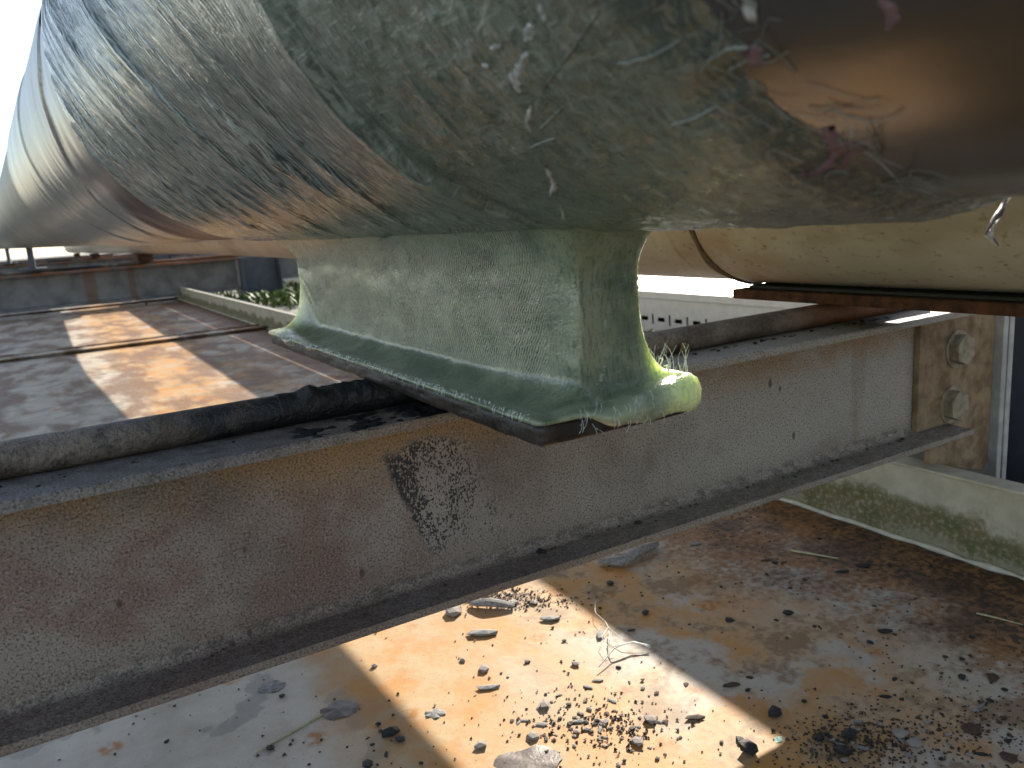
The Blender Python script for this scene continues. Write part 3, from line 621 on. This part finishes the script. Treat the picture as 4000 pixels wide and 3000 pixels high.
def flo(o): return fl+outw*(o*np.clip(drape+.15, 0, 1))[:, None]
lev(fl*.94+cen*.06, zlow+.0002)
for f_, o_ in ((0, 0), (.12, .0022), (.3, .0042), (.5, .0048), (.68, .0036), (.82, .0008), (.92, -.0028), (.98, -.0068), (1.0, -.0095)):
    lev(flo(o_+.0008*rough_), zlow+(zb-zlow)*f_+.0012*rough_*math.sin(f_*3))
base_ = levels[-1][:, :2]
for k in range(1, 19):
    tt = k/18.0; g_ = 1-np.sqrt(max(0, 1-(1-tt)**2))
    lev(web+(base_-web)*g_, zb+hh*tt*tt**.25)
ztop = levels[-1][:, 2]
for k in range(1, 13):
    lev(web+np.stack([.0012*(vnoise(idn*.11, np.full(npt, k*.4), 5)-.5), .0015*(vnoise(idn*.09, np.full(npt, k*.5), 6)-.5)], 1), ztop+(.108-ztop)*k/12)
for k in range(1, 17):
    tt = k/16; g_ = 1-math.sqrt(max(0, 1-tt**2)); lev(web+(tp-web)*g_, np.full(npt, .108+.047*tt))
P = np.array(levels); nz = fbm(P[:, :, 1]*60+P[:, :, 0]*60, P[:, :, 2]*70, 3)-.5
lump_ = (fbm(P[:, :, 1]*170+P[:, :, 0]*190, P[:, :, 2]*190, 9)-.5)*smooth(.296, .308, P[:, :, 0])
P[3:, :, 2] += .006*lump_[3:]; P[3:, :, 1] -= .004*lump_[3:]
P[3:, :, 0] += .0018*nz[3:]*np.sign(P[3:, :, 0]-.257); P[3:, :, 1] += .001*nz[3:]
me = grid_mesh('shoe_wrap', P, True)
bm = bmesh.new(); bm.from_mesh(me); bm.verts.ensure_lookup_table()
bm.faces.new([bm.verts[i] for i in range(npt)]); bm.faces.new([bm.verts[(len(levels)-1)*npt+i] for i in range(npt)][::-1])
bmesh.ops.recalc_face_normals(bm, faces=bm.faces[:]); bm.to_mesh(me); bm.free()
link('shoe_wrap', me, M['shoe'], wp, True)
# front tongue of cloth over the flange corner
def patch(name, corners, mat, n=14, lump=.001, seed=0):
    a, b, c, d = [np.array(q) for q in corners]; u = np.linspace(0, 1, n); Ug, Vg = np.meshgrid(u, u, indexing='ij')
    P = (a*(1-Ug[..., None])+b*Ug[..., None])*(1-Vg[..., None])+(d*(1-Ug[..., None])+c*Ug[..., None])*Vg[..., None]
    P = P+(fbm(Ug*4, Vg*4, seed)-.5)[..., None]*lump*np.array([-.5, -1, .5]); 
    o = link(name, grid_mesh(name, P), mat, wp, True); m = o.modifiers.new('t', 'SOLIDIFY'); m.thickness = .0016; return o
# fibre whiskers on the right fillet and along the left edge of the flange
L = []
for i in range(48):
    b = on_y((random.uniform(2505, 2690), random.uniform(1470, 1512)), -.195); n = 6; u = np.linspace(0, 1, n); k = random.uniform(.006, .022)
    dx = random.uniform(-.6, .9); L.append(([b+np.array([.008*dx*q+.004*math.sin(q*4+i)*q, .004*q, k*q]) for q in u], [.0003*(1-.6*q) for q in u]))
for p, q_ in [((2490, 1385), (2550, 1415)), ((2495, 1395), (2535, 1470)), ((2580, 1400), (2580, 1480)), ((2595, 1430), (2605, 1490))]:
    a_ = on_y(p, -.19); b_ = on_y(q_, -.19); L.append(([a_*(1-u)+b_*u+np.array([.002*math.sin(u*5), 0, .004*math.sin(u*3.1)]) for u in np.linspace(0, 1, 7)], .00045))
tag(link('fibre_whiskers', tubes('fibre_whiskers', L, 4), M['fibre'], wp), kind='stuff')
L = []
for i in range(420):
    y = random.uniform(-.2, .352); z0 = .0415; x = .2055+random.uniform(-.0008, .004); ln = random.uniform(.0012, .0045); n = 4; u = np.linspace(0, 1, n)
    L.append(([(x-ln*.5*q, y+random.uniform(-.3, .3)*ln*q, z0-.0002-ln*.9*q*q) for q in u], [.00022*(1-.5*q) for q in u]))
for i in range(55):
    x = random.uniform(.225, .312); y = -.2118; z0 = random.uniform(.031, .046); a0 = random.gauss(0, .35); ln = random.uniform(.003, .009); u = np.linspace(0, 1, 4)
    L.append(([(x+ln*math.sin(a0)*q, y-.0012*math.sin(q*3), z0-ln*math.cos(a0)*q*.8) for q in u], .00012))
tag(link('frayed_cloth_edge', tubes('frayed_cloth_edge', L, 3), M['fibre'], wp), kind='stuff')
# thin film shreds hanging from the bare pipe
def shred(name, pts, depth, w, mat, parent, seed):
    rg = np.random.default_rng(seed); rows = []; n = 24; u = np.linspace(0, 1, n)
    xs = np.interp(u, np.linspace(0, 1, len(pts)), [p[0] for p in pts]); ysx = np.interp(u, np.linspace(0, 1, len(pts)), [p[1] for p in pts])
    for k in range(5):
        rows.append([on_y((xs[i]+w*(k-2)*(.5+fbm(np.array(i*.3), np.array(0.), seed, 2)), ysx[i]), depth+.006*math.sin(k*2+i*.4)) for i in range(n)])
    return link(name, grid_mesh(name, np.array(rows)), mat, parent, True)
shred('film_shred', [(3935, 770), (3900, 840), (3870, 890), (3860, 920), (3900, 960)], -.34, 9, M['film'], wp, 3)

for k, yb in enumerate((6.2, 12.4)):
    xx = .257-.05*yb; zz = .334+.007*yb-.1925
    e = link('shoe_support', boxes('shoe_support', [(xx-.02, xx+.02, yb-.15, yb+.3, .037, zz+.02), (xx-.09, xx+.09, yb-.16, yb+.31, .0255, .0369)]), M['blue'], wp)

# ------------------------------------------------------------------ perforated cable tray at the back
ct = empty('cable_tray', 'pale perforated cable tray with sunlit lid beyond the rack', 'cable tray')
TX = 2.08; ya, yb_ = -2.0, 9.0
ztop = CAM[2]-TX*math.tan(math.radians(8.73)); zcap = CAM[2]-TX*math.tan(math.radians(9.47)); zs = -.2875
# side panel built as strips so that the slots are real openings
pitch = .100; strips = []
y = 1.929-pitch*22
strips.append((TX, TX+.003, ya, yb_, zs+.021, zcap)); strips.append((TX, TX+.003, ya, yb_, ZG, zs-.021))
k = 0; cur = ya
while y < 4.4:
    for (c0, c1, h0, h1) in ((y-.0055, y+.0055, None, None), (y+pitch/2-.021, y+pitch/2+.021, .0085, .0085)):
        strips.append((TX, TX+.003, cur, c0, zs-.021, zs+.021)); cur = c1
        if h0: strips.append((TX, TX+.003, c0, c1, zs+h0, zs+.021)); strips.append((TX, TX+.003, c0, c1, zs-.021, zs-h1))
    y += pitch
strips.append((TX, TX+.003, cur, yb_, zs-.021, zs+.021))
link('side_panel', boxes('side_panel', strips), M['lid'], ct)
link('side_panel', boxes('side_panel', [(TX+.55, TX+.553, ya, yb_, ZG, ztop-.0035)]), M['lid'], ct)
link('lid', boxes('lid', [(TX-.006, TX+.56, ya, yb_, ztop-.003, ztop), (TX-.006, TX-.003, ya, yb_, zcap, ztop-.003)], .0008), M['lid'], ct)

# ------------------------------------------------------------------ greenery behind the trays
def clump(name, label, x, y, h, n, spread, seed):
    rg = np.random.default_rng(seed); V = []; F = []
    for i in range(n):
        bx = x+rg.normal(0, spread); by = y+rg.normal(0, spread*2); a = rg.uniform(0, 6.28); hh_ = h*rg.uniform(.4, 1.1); ln = rg.uniform(.2, .9)*hh_; w = rg.uniform(.006, .016)
        b = len(V); d = np.array([math.cos(a), math.sin(a)]); nrm = np.array([-d[1], d[0]])
        for q, ww in ((0, .5), (.35, 1), (.7, .8), (1, .05)):
            c_ = np.array([bx, by])+d*ln*q*q
            V.append((*(c_+nrm*w*ww), ZG+hh_*(q-.25*q**3))); V.append((*(c_-nrm*w*ww), ZG+hh_*(q-.25*q**3)))
        F += [(b+2*k, b+2*k+1, b+2*k+3, b+2*k+2) for k in range(3)]
    return tag(link(name, mesh(name, V, F), M['grass']), label, None, None, 'stuff')
def weeds(px, x, h, label, n, sp, sd):
    p = on_x(px, x); clump('weed_clump', label, x, p[1], h, n, sp, sd)
weeds((1120, 1180), 1.5, .14, 'leafy green weeds behind the tray rim beside the shoe', 160, .10, 1)
weeds((890, 1150), 1.25, .06, 'small weed tuft at the foot of the far column', 60, .05, 2)
weeds((2505, 1285), 1.95, .05, 'tiny weed tuft under the perforated cable tray', 40, .03, 3)
gr = []
exec_ = clump('grass', 'sunlit grass patch', 2.0, 7.0, .08, 1200, .5, 9); exec_['label'] = 'sunlit green grass beyond the far tray'

# ------------------------------------------------------------------ debris
def lump_mesh(name, seed, flat=1.0, long_=1.0, sub=2, rough=.6):
    bm = bmesh.new(); bmesh.ops.create_icosphere(bm, subdivisions=sub, radius=.5); rg = np.random.default_rng(seed)
    dirs = rg.normal(size=(9, 3)); dirs /= np.linalg.norm(dirs, axis=1)[:, None]; amp = rg.uniform(.55, 1.0, 9)
    for v in bm.verts:
        n = np.array(v.co.normalized()); k = 1.0
        for d, a_ in zip(dirs, amp):
            c_ = n@d
            if c_ > .25: k = min(k, (1-rough+rough*a_)*.82/c_ if c_ > .75 else k)
        k *= 1+.20*rg.normal()*rough
        v.co = Vector((n[0]*k*.5*long_, n[1]*k*.5, n[2]*k*.5*flat))
    me = bpy.data.meshes.new(name); bm.to_mesh(me); bm.free(); return me
KINDS = {}
def variants(key, mat, flat, long_, cnt=4, sub=1):
    KINDS[key] = []
    for i in range(cnt):
        me = lump_mesh(key, sum(map(ord, key))*7 % 997+i*13+len(KINDS)*101, flat, long_, sub); me.materials.append(M[mat])
        KINDS[key].append((me, min(v.co.z for v in me.vertices)))
variants('tar_lump', 'coal', .52, 1.25, 6); variants('stone_chip', 'stone', .45, 1.35, 6); variants('rust_flake', 'brown', .3, 1.3)
variants('clay_chip', 'grey', .4, 2.6); variants('bark_chip', 'brown', .35, 2.6); variants('paint_flake', 'teal', .12, 1.6); variants('coal_sliver', 'coal', .45, 2.4)
def place(kind, px, size_px, label, group, rot=None, z=ZF, cat='debris', surf=None):
    P = on_z(px, z) if surf is None else np.array(surf); dist = np.linalg.norm(P-CAM); sc = size_px/FPX*dist*.95
    me, zmin = random.choice(KINDS[kind]); o = bpy.data.objects.new(kind, me); col.objects.link(o)
    a = random.uniform(0, 6.28) if rot is None else rot
    o.scale = (sc, sc, sc); o.rotation_euler = (0, 0, a); o.location = (P[0], P[1], P[2]-zmin*sc-.0002)
    return tag(o, label, cat, group)
big = [
 ('tar_lump', (3025, 2797), 62, 'large black tar lump just right of the tip of the sunlit patch'),
 ('tar_lump', (2930, 2937), 80, 'biggest pointed black lump below the tip of the sunlit patch', ),
 ('tar_lump', (2892, 2890), 38, 'small round dark lump touching the lower edge of the sunlit patch'),
 ('tar_lump', (3081, 2403), 42, 'blue-black lump alone on the pale shaded floor'),
 ('tar_lump', (2849, 2427), 34, 'brown-black crumb left of the blue-black lump on pale floor'),
 ('tar_lump', (2522, 2398), 36, 'dark crumb in the shade right of the sunlit fibre strand'),
 ('coal_sliver', (3456, 2469), 34, 'black sliver in the shade below the orange rust spot'),
 ('tar_lump', (3400, 2512), 30, 'pair-like black crumb left of the black sliver'),
 ('coal_sliver', (3286, 2237), 30, 'thin black sliver near the olive rim, left one'),
 ('coal_sliver', (3371, 2213), 34, 'thin black sliver nearest the olive rim'),
 ('bark_chip', (2858, 2678), 34, 'dark red-brown crumb upper right of the sunlit patch'),
 ('stone_chip', (2545, 2816), 48, 'square dark chip at the right of the sunlit crumb heap'),
 ('bark_chip', (2716, 2806), 38, 'brown chip standing alone near the right edge of the sunlit patch'),
 ('stone_chip', (2488, 2901), 48, 'lumpy grey-green chip low in the sunlit crumb heap'),
 ('stone_chip', (2085, 2880), 54, 'white-topped stone at the left of the sunlit crumb heap'),
 ('stone_chip', (2365, 2820), 34, 'pale rounded chip in the middle of the sunlit crumb heap'),
 ('stone_chip', (2128, 2760), 48, 'brown angular chip at the top left of the sunlit crumb heap'),
 ('clay_chip', (2265, 2820), 30, 'white flake lying in the sunlit crumb heap'),
 ('stone_chip', (2251, 2597), 34, 'small square chip alone on the bright floor above the crumb heap'),
 ('clay_chip', (2336, 2660), 20, 'dark grey chip on the bright floor right of the square chip'),
 ('clay_chip', (2147, 2422), 40, 'grey slug-shaped chip on the sunlit floor near the beam'),
 ('clay_chip', (1895, 2478), 66, 'white and grey roll of putty on the sunlit floor'),
 ('clay_chip', (2345, 2485), 34, 'grey chip hanging by the white fibre strand'),
 ('stone_chip', (1768, 2395), 80, 'large tan stone half under the near beam flange'),
 ('stone_chip', (1894, 2618), 52, 'tan angular stone on the orange sunlit floor'),
 ('clay_chip', (1905, 2690), 42, 'long grey chip below the tan angular stone'),
 ('stone_chip', (1808, 2582), 30, 'greenish crumb left of the tan angular stone'),
 ('tar_lump', (1530, 2866), 72, 'large round black lump left of the sunlit patch'),
 ('tar_lump', (1560, 2895), 46, 'brown-black lump touching the large round black lump'),
 ('tar_lump', (1058, 2926), 40, 'round black crumb at the end of the straw stem'),
 ('tar_lump', (1478, 2831), 26, 'small dark crumb above the large round black lump'),
 ('stone_chip', (1876, 2918), 48, 'grey pebble at the lower left corner of the sunlit patch'),
 ('tar_lump', (1437, 2992), 52, 'black lump cut by the bottom edge of the picture'),
 ('tar_lump', (1465, 2605), 28, 'dark crumb on the upper left border of the sunlit patch'),
 ('tar_lump', (1103, 2722), 26, 'dark crumb beside the white streak on the shaded pan'),
 ('tar_lump', (651, 2899), 22, 'lone black crumb on the pale floor at lower left'),
 ('tar_lump', (3314, 2882), 60, 'black crumb cluster piece in the lower right shade'),
 ('tar_lump', (3290, 2939), 60, 'black crumb below the cluster in the lower right shade'),
 ('tar_lump', (3195, 2887), 44, 'black crumb left of the cluster in the lower right shade'),
 ('stone_chip', (3523, 2873), 56, 'grey chip at the edge of the brown grime'),
 ('stone_chip', (3575, 2905), 52, 'dull brown chip at the edge of the brown grime'),
 ('rust_flake', (3795, 2858), 64, 'dark flat flake in the brown grime at right'),
 ('rust_flake', (3935, 2965), 56, 'bluish flat flake at the lower right corner'),
 ('tar_lump', (3758, 2650), 34, 'dark violet crumb in the brown grime near the right edge'),
 ('rust_flake', (3879, 2652), 46, 'dark chip with green tint near the right edge'),
 ('tar_lump', (2384, 2282), 36, 'grey-blue pebble in the shade near the bark strip'),
 ('clay_chip', (2716, 2128), 24, 'white chip below the beam near the olive rim'),
 ('paint_flake', (3042, 2890), 38, 'bright teal paint flake right of the sunlit tip'),
 ('bark_chip', (2996, 2189), 24, 'dark crumb below the straw blade on the shaded floor'),
 ('stone_chip', (2000, 2360), 40, 'rounded crumb in the sunlit grit beside the beam'),
 ('stone_chip', (2085, 2358), 32, 'grey crumb right of the sunlit grit beside the beam'),
]
rots = {'clay_chip': .55}
for kind, px, size, lab in big:
    r = None
    if kind in ('clay_chip', 'coal_sliver', 'bark_chip'): r = -.45+random.uniform(-.15, .15) if lab != 'grey chip hanging by the white fibre strand' else .9
    place(kind, px, size, lab, 'larger crumbs on the tray floor', r)
# shared-label crumbs
LOOK = {'tar_lump': 'small black crumb', 'stone_chip': 'small pale stone chip', 'rust_flake': 'small flat brown flake', 'clay_chip': 'small long grey chip', 'paint_flake': 'tiny teal paint flake', 'coal_sliver': 'small black sliver'}
G = [(2330, 2830, 240, 100, 70, 'in the heap on the sunlit floor'), (3350, 2900, 150, 60, 28, 'around the black cluster in the lower right shade'), (3780, 2850, 220, 120, 40, 'in the brown grime at the right'), (1960, 2350, 130, 26, 18, 'in the sunlit grit beside the beam'), (2330, 2285, 140, 22, 14, 'in the shaded grit under the beam edge')]
cnt = 0
for cx, cy, sx, sy, n, where in G:
    for i in range(n):
        px = (random.gauss(cx, sx*.6), random.gauss(cy, sy*.6))
        if not (0 < px[0] < 3995 and 1500 < px[1] < 2995): continue
        P = on_z(px, ZF)
        if P[0] > RX-.02 or P[1] > .16: continue
        kind = random.choices(['tar_lump', 'stone_chip', 'rust_flake', 'clay_chip', 'paint_flake'], [2.5, 5, 3, 1, .5])[0]
        place(kind, px, random.uniform(9, 26)*(.6 if kind == 'paint_flake' else 1), LOOK[kind]+' '+where, LOOK[kind]+'s '+where); cnt += 1
for i in range(130):
    px = (random.uniform(1100, 3950), random.uniform(2050, 2990)); P = on_z(px, ZF)
    if P[0] > RX-.03 or P[1] > .14 or P[0] < .08: continue
    kind = random.choices(['tar_lump', 'rust_flake', 'coal_sliver'], [5, 2, 1])[0]; where = 'lying singly on the open sunlit floor' if .22 < P[0] < .477 else ('lying singly on the shaded floor right of the sun patch' if P[0] >= .477 else 'lying singly on the shaded pan left of the sun patch')
    place(kind, px, random.uniform(9, 26), LOOK[kind]+' '+where, LOOK[kind]+'s '+where)
# grit too small to count
V = []; F = []
tet = np.array([(1, 1, 1), (1, -1, -1), (-1, 1, -1), (-1, -1, 1)])/1.73
def grit(n, fx):
    for i in range(n):
        P = fx()
        if P is None: continue
        r = abs(random.gauss(.0007, .0005))+.0003; q = Quaternion((random.gauss(0, 1), random.gauss(0, 1), random.gauss(0, 1), random.gauss(0, 1))).normalized()
        b = len(V)
        for v in tet: w = q @ Vector(v); V.append((P[0]+w.x*r*1.3, P[1]+w.y*r*1.3, P[2]+r*.5+w.z*r*.7))
        F.extend([(b, b+1, b+2), (b, b+3, b+1), (b, b+2, b+3), (b+1, b+3, b+2)])
def fxa(cx, cy, sx, sy):
    def f_():
        P = on_z((random.gauss(cx, sx), random.gauss(cy, sy)), ZF); return P if P[0] < RX-.012 and P[1] < .7 and P[1] > -.8 else None
    return f_
def fxb():
    x = RX-.015-abs(random.gauss(0, .22)); return np.array([x, random.uniform(-.45, .35), ZF])
grit(420, fxa(2330, 2830, 170, 70)); grit(450, fxa(3780, 2850, 200, 110)); grit(700, fxa(3350, 2900, 150, 60)); grit(900, fxa(1960, 2340, 130, 22)); grit(600, fxb)
grit(900, lambda: np.array([random.uniform(-.1, .8), random.uniform(-.35, .5), ZF]))
t = NT('mixed_grit'); 
n2 = t.noise(230, detail=1); M['grit'] = t.out(t.mix(t.ramp(n2, .45, .6), t.mix(t.ramp(n2, .3, .42), (.16, .13, .09), (.016, .013, .012)), (.09, .055, .03)), .8)
tag(link('grit', mesh('grit', V, F), M['grit']), 'fine dark grit strewn over the tray floor', kind='stuff')
# crumbs and snail on the beam flange
for i in range(60):
    x = random.uniform(.34, .85) if i < 45 else random.uniform(-.1, .3); y = .040-abs(random.gauss(0, .006)); P = (x, y, 0.0)
    kind = random.choice(['tar_lump', 'rust_flake']); where = 'along the round bar on the top flange '+('right of the shoe' if i < 45 else 'left of the shoe')
    place(kind, None, random.uniform(8, 24), LOOK[kind]+' '+where, LOOK[kind]+'s '+where, surf=P)
for i in range(45):
    x = random.uniform(.05, .9); y = .036-abs(random.gauss(0, .006)); kind = random.choice(['tar_lump', 'rust_flake']); where = 'on the lower flange of the near beam '+('left of the smear' if x < .21 else 'right of the smear')
    place(kind, None, random.uniform(8, 22), LOOK[kind]+' '+where, LOOK[kind]+'s '+where, surf=(x, max(y, .006), -.1525))
for px, sz, lab in [((2118, 2160), 46, 'black lump on the lower beam flange below the smear'), ((2495, 2048), 34, 'flat black lump on the lower beam flange right of the middle')]:
    P = on_z(px, -.1525); place('tar_lump', None, sz, lab, 'crumbs on the lower beam flange', surf=P)
sn = on_z((2675, 1372), .004); pts = []; rad = []
for k in range(46):
    q = k/45; an = q*4.6*math.pi; r = .0045*math.exp(-1.9*q); pts.append((sn[0]+r*math.cos(an), .0425-.0035*q, .0064+r*math.sin(an))); rad.append(.0030*math.exp(-1.8*q))
tag(link('snail_shell', tubes('snail_shell', [(pts, rad)], 9), M['snail'], None, True), 'tiny striped snail shell beside the round bar right of the shoe', 'snail')
# tar crust on the bar and the flange
def crust(name, label, x0, x1, fy, seed, nx=160, ny=40):
    u = np.linspace(0, 1, nx); v = np.linspace(0, 1, ny); Ug, Vg = np.meshgrid(u, v, indexing='ij')
    P = fy(Ug, Vg); return tag(link(name, grid_mesh(name, P), M['tar'], None, True), label, 'tar')
def fy1(Ug, Vg):
    x = .135+.15*Ug; a_ = math.pi*(1.12-1.05*Vg); h = fbm(Ug*26, Vg*6, 4, 5)*.75; fade = np.minimum(1, np.minimum(Ug, 1-Ug)*6)
    r = RODR+.0006+(.006*h-.0025)*fade+.006*np.exp(-((Ug-.17)/.05)**2)*np.exp(-((Vg-.45)/.16)**2)
    r = np.where((Vg < .03) | (Vg > .97) | (Ug < .01) | (Ug > .99), RODR-.002, r)
    return np.stack([x, RODY+r*np.cos(a_), RODR+r*np.sin(a_)], -1)
crust('tar_crust', 'crumbly black tar crust on the round bar left of the shoe', 0, 0, fy1, 2)
def fy2(Ug, Vg):
    x = .12+.19*Ug; y = .001+.046*Vg; h = fbm(Ug*16, Vg*5, 8)+.35*smooth(.2, .9, Ug)-.22*np.abs(Vg-.55)
    return np.stack([x, y, -.003+.009*np.clip(h-.18, 0, 1)*np.minimum(1, np.minimum(Ug, 1-Ug)*8)], -1)
crust('tar_crust', 'blue-black tar smear on the top flange left of the shoe', 0, 0, fy2, 3)
# straws, leaf, fibre strand, bark strip, putty roll
def floor_line(name, label, cat, pxs, rad, mat, lift=.001, sides=5, bow=0):
    pts = [on_z(p, ZF+lift) for p in pxs]; n = 24; u = np.linspace(0, 1, n); uu = np.linspace(0, 1, len(pts)); A_ = np.array(pts)
    Q = np.stack([np.interp(u, uu, A_[:, k]) for k in range(3)], 1); Q[:, 2] += bow*np.sin(np.pi*u)
    return tag(link(name, tubes(name, [(Q, [rad*(1-.5*q) for q in u])], sides), mat, None, True), label, cat)
floor_line('straw', 'thin pale straw stem leading to the grey leaf on the shaded pan', 'straw', [(1262, 2790), (1130, 2865), (990, 2948)], .0011, M['straw'])
floor_line('straw', 'green-yellow straw blade on the shaded floor near the olive rim', 'straw', [(3090, 2150), (3180, 2165), (3275, 2182)], .0018, M['straw'], .002)
floor_line('straw', 'dry straw pointing to the right edge in the brown grime', 'straw', [(3815, 2395), (3900, 2415), (3995, 2440)], .0012, M['straw'], .002)
def floor_leaf(name, label, cat, c, w, h, ang, mat, seed):
    p = on_z(c, ZF); n = 26; V = [(p[0], p[1], ZF+.0022)]; d = np.linalg.norm(p-CAM)/FPX
    for k in range(n):
        a_ = 2*math.pi*k/n; r = 1+.35*(vnoise(np.array(k*.6), np.array(0.), seed)-.5)
        q = (c[0]+r*(w*math.cos(a_)*math.cos(ang)-h*math.sin(a_)*math.sin(ang)), c[1]+r*(w*math.cos(a_)*math.sin(ang)+h*math.sin(a_)*math.cos(ang))); Q = on_z(q, ZF); V.append((Q[0], Q[1], ZF+.0006+.0008*math.sin(k*1.3)))
    return tag(link(name, mesh(name, V, [(0, 1+k, 1+(k+1) % n) for k in range(n)]), mat, None, True), label, cat)
floor_leaf('dead_leaf', 'grey wet leaf with a straw stem on the shaded pan', 'leaf', (1325, 2775), 78, 34, -.25, M['leaf'], 3)
floor_leaf('dead_leaf', 'pale grey flake left of the wet leaf on the pan', 'leaf', (1062, 2685), 56, 22, -.2, M['grey'], 5)
floor_leaf('dead_leaf', 'grey flake on the left border of the sunlit patch', 'leaf', (1700, 2790), 42, 18, -.1, M['grey'], 7)
floor_leaf('dead_leaf', 'mauve flake at the bottom of the sunlit patch', 'leaf', (2060, 2985), 130, 62, -.15, M['leaf'], 9)
L = []
for pxs, rd in [([(2325, 2345), (2325, 2400), (2365, 2440), (2378, 2465), (2440, 2510), (2520, 2520)], .0003), ([(2378, 2465), (2385, 2520), (2400, 2540), (2480, 2515), (2540, 2530)], .0005), ([(2540, 2522), (2470, 2520), (2400, 2545), (2340, 2605)], .0006), ([(2375, 2450), (2350, 2500), (2375, 2535), (2400, 2540)], .00025), ([(2385, 2470), (2395, 2530), (2375, 2500)], .0002)]:
    A_ = np.array([on_z(p, ZF+.004) for p in pxs]); u = np.linspace(0, 1, 24); uu = np.linspace(0, 1, len(A_)); Q = np.stack([np.interp(u, uu, A_[:, k]) for k in range(3)], 1); Q[:, 2] += .004*np.sin(np.pi*u); L.append((Q, rd))
tag(link('fibre_strand', tubes('fibre_strand', L, 5), M['fibre'], None, True), 'branched white glass fibre strand on the border of the sunlit patch', 'fibre strand')
L = []
for k in range(7):
    o_ = random.uniform(-10, 10); A_ = np.array([on_z((2330+60*random.random(), 2195+o_), ZF+.004), on_z((2440, 2190+o_*.8), ZF+.008), on_z((2500, 2150+o_), ZF+.012), on_z((2560+10*k % 20, 2125+o_*1.4), ZF+.006)])
    u = np.linspace(0, 1, 20); uu = np.linspace(0, 1, 4); Q = np.stack([np.interp(u, uu, A_[:, j]) for j in range(3)], 1); L.append((Q, [.0035*(.5+math.sin(math.pi*q)) for q in u]))
tag(link('bark_strip', tubes('bark_strip', L, 6), M['grey'], None, True), 'twisted grey strip of old cloth under the near beam', 'cloth strip')
L = []
for k in range(5):
    o_ = random.uniform(-9, 9); A_ = np.array([on_z((1835, 2355+o_), ZF+.004), on_z((1910, 2350+o_), ZF+.007), on_z((2010, 2362+o_), ZF+.004)])
    u = np.linspace(0, 1, 16); Q = np.stack([np.interp(u, np.linspace(0, 1, 3), A_[:, j]) for j in range(3)], 1); L.append((Q, [.003*(.4+math.sin(math.pi*q)) for q in u]))
tag(link('bark_strip', tubes('bark_strip', L, 6), M['grey'], None, True), 'grey splinter in the sunlit grit beside the beam', 'splinter')
